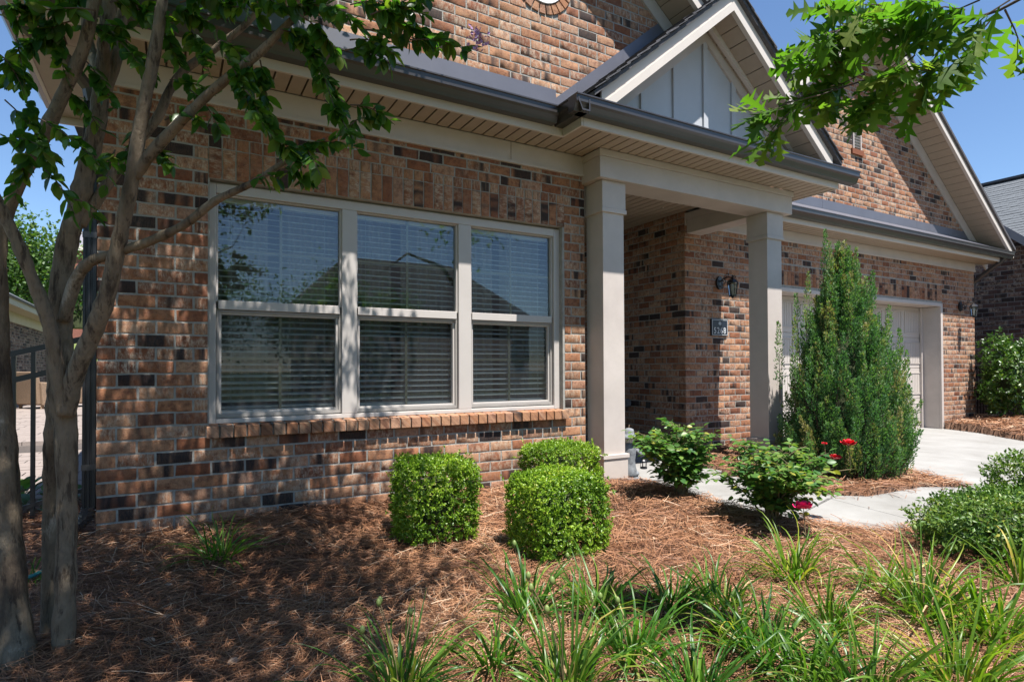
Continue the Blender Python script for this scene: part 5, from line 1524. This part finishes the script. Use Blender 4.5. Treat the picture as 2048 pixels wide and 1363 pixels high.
shingle_field(rr_, (15.0, -3, 3.22), (0, 1, 0), (4.2 / un, 0, 2.75 / un), 12, un, SHING2, .35, .15, False)
MB().bar((19.8, -3, 6.0), (19.8, 12, 6.0), .25, .06).build('ridge_cap', SHING, NR)
# black railing behind the holly
t = thing('metal_fence', (13.6, 1.0, 0), 'black metal picket railing behind the holly at the garage corner', 'fence')
MB().bar((13.3, 1.05, 1.05), (15.4, 1.05, .85), .035, .035).build('rail', BLACK, t); MB().bar((13.3, 1.05, .12), (15.4, 1.05, .0), .03, .03).build('rail', BLACK, t)
for k in range(18): B(13.34 + k * .115, 13.36 + k * .115, 1.04, 1.06, -.1, 1.04 - k * .011).build('picket', BLACK, t)

FH = thing('far_house', tuple(at(140, 560, 33)), 'distant red brick house with grey purple roof on the bank', 'house')
a, b_ = at(120, 580, 34), at(215, 580, 34)
zt_ = at(165, 490, 34)[2]
B(a[0] + .5, b_[0] + 2, a[1], a[1] + 8, 2.0, zt_).build('wall', M('far_red_brick', (.20, .075, .055), .9, .35, 25), FH)
B(a[0] + .2, b_[0] + 2.2, a[1] - .3, a[1] + 8, zt_ - .25, zt_ + .05).build('fascia', TRIM_W, FH)
pA = at(20, 562, 33); pB = at(142, 562, 33.5); pC = at(150, 478, 36); pD = at(60, 512, 38)
PR = M('purple_grey_shingle', (.17, .165, .185), .9, .25, 12)
sheet('roof', [pA, pB, at(140, 470, 36), at(95, 495, 37)], .1, PR, FH)
B(pA[0], pB[0], pA[1] + .5, pA[1] + 8, 2.0, pA[2]).build('wing_wall', M('far_wall_pale', (.35, .30, .27), .9, .2, 6), FH)
sheet('roof', [np.array([a[0] + .2, a[1] - .3, zt_ + .05]), np.array([b_[0] + 2.2, a[1] - .3, zt_ + .05]), np.array([b_[0] + .8, a[1] + 4, zt_ + 3]), np.array([a[0] + 2, a[1] + 4, zt_ + 3])], .1, PR, FH)
# hedge and garden tree on the bank
def leaf_cloud(name, label, cat, c, dims, n_, sz, mat, trunk=None, group=None, seed=1, gap=.0, clus=40):
    r_ = np.random.default_rng(seed)
    t = thing(name, tuple(c if trunk is None else trunk[0]), label, cat, group)
    cc = np.array(c) + unit(r_.normal(size=(clus, 3))) * (r_.random((clus, 1)) ** .4) * np.array(dims)
    k = r_.integers(0, clus, n_)
    P = cc[k] + r_.normal(size=(n_, 3)) * np.array(dims) * (.26 if clus > 10 else .5)
    tone = r_.random(clus)[k]
    leaves('crown', LEAF3, P, unit(r_.normal(size=(n_, 3))), rnd_dir(n_), sz * r_.uniform(.7, 1.3, n_), sz * .7, mat, t, np.clip(tone * .6 + .4 * r_.random(n_), 0, 1))
    if trunk is not None:
        a, b_, r0 = trunk
        a, b_ = np.array(a), np.array(b_)
        MB().tube([a, (a + b_) / 2 + (.1, 0, 0), b_], [r0, r0 * .75, r0 * .4], 8).build('trunk', OB, t)
        br = MB()
        for q in cc[:14]: br.tube([(a * .4 + b_ * .6), (b_ + q) / 2, q], [r0 * .35, r0 * .2, r0 * .06], 5, False)
        br.build('branches', OB, t)['kind'] = 'stuff'
    return t
hc = at(105, 598, 25)
t = thing('hedge', (hc[0], hc[1], hc[2] - 1), 'dark clipped hedge on the bank behind the patio', 'hedge')
n_ = 5000; P = hc + rng.uniform(-1, 1, (n_, 3)) * np.array([2.6, .7, .75])
leaves('foliage', LEAF3, P, rnd_dir(n_), rnd_dir(n_), .16, .10, HEDGE_A, t)
B(hc[0] - 2.4, hc[0] + 2.4, hc[1] - .5, hc[1] + .5, hc[2] - 1.2, hc[2] + .6).build('dark_core', CORE, t)  # added solid block behind the hedge leaves
tc = at(45, 525, 22)
leaf_cloud('garden_tree', 'bright green tree on the bank behind the low brick building', 'tree', tc, (1.5, 1.2, 1.55), 6500, .15, FAR_A, ((tc[0], tc[1], .2), (tc[0], tc[1], tc[2]), .12), seed=5, clus=70)

# ------------------------------------------------------------------ across the street (mirrored in the windows)
OH = thing('opposite_house', (15, -34, -.4), 'house across the street, mirrored in the right window pane', 'house')
w5 = B(7.5, 23.4, -38, -33, -.4, 4.2).build('wall', M('opposite_brick', (.24, .13, .09), .9, .25, 8), OH)
MB().add([(6.0, -31.5, 4.15), (24.0, -31.5, 4.15), (24.0, -40, 4.15), (6.0, -40, 4.15), (10.5, -35.7, 8.6), (18.3, -35.7, 8.6)], [(0, 1, 5, 4), (1, 2, 5), (2, 3, 4, 5), (3, 0, 4), (0, 3, 2, 1)]).build('roof', SHING, OH)
for x0 in (9, 12, 18, 21): B(x0, x0 + 1.2, -32.99, -32.9, 1.0, 2.6).build('window', M('opposite_window', (.3, .33, .36), .2), OH)
for i, (tx, ty, h_, r0, lab) in enumerate([(6.0, -22, 5.2, 1.9, 'nearest the drive'), (1.5, -25, 6.5, 2.4, 'in the middle'), (-3.5, -24, 5.4, 2.2, 'farthest left'), (29, -30, 6, 2.4, 'farthest right'), (10.6, -26, 5.0, 1.5, 'before the opposite house')]):
    leaf_cloud('street_tree', 'leafy street tree mirrored in the windows, ' + lab, 'tree', (tx, ty, h_ * .62), (r0, r0, h_ * .36), 7000, .13, FAR_A, ((tx, ty, -.4), (tx, ty, h_ * .6), .16), 'street trees', seed=40 + i, clus=50)
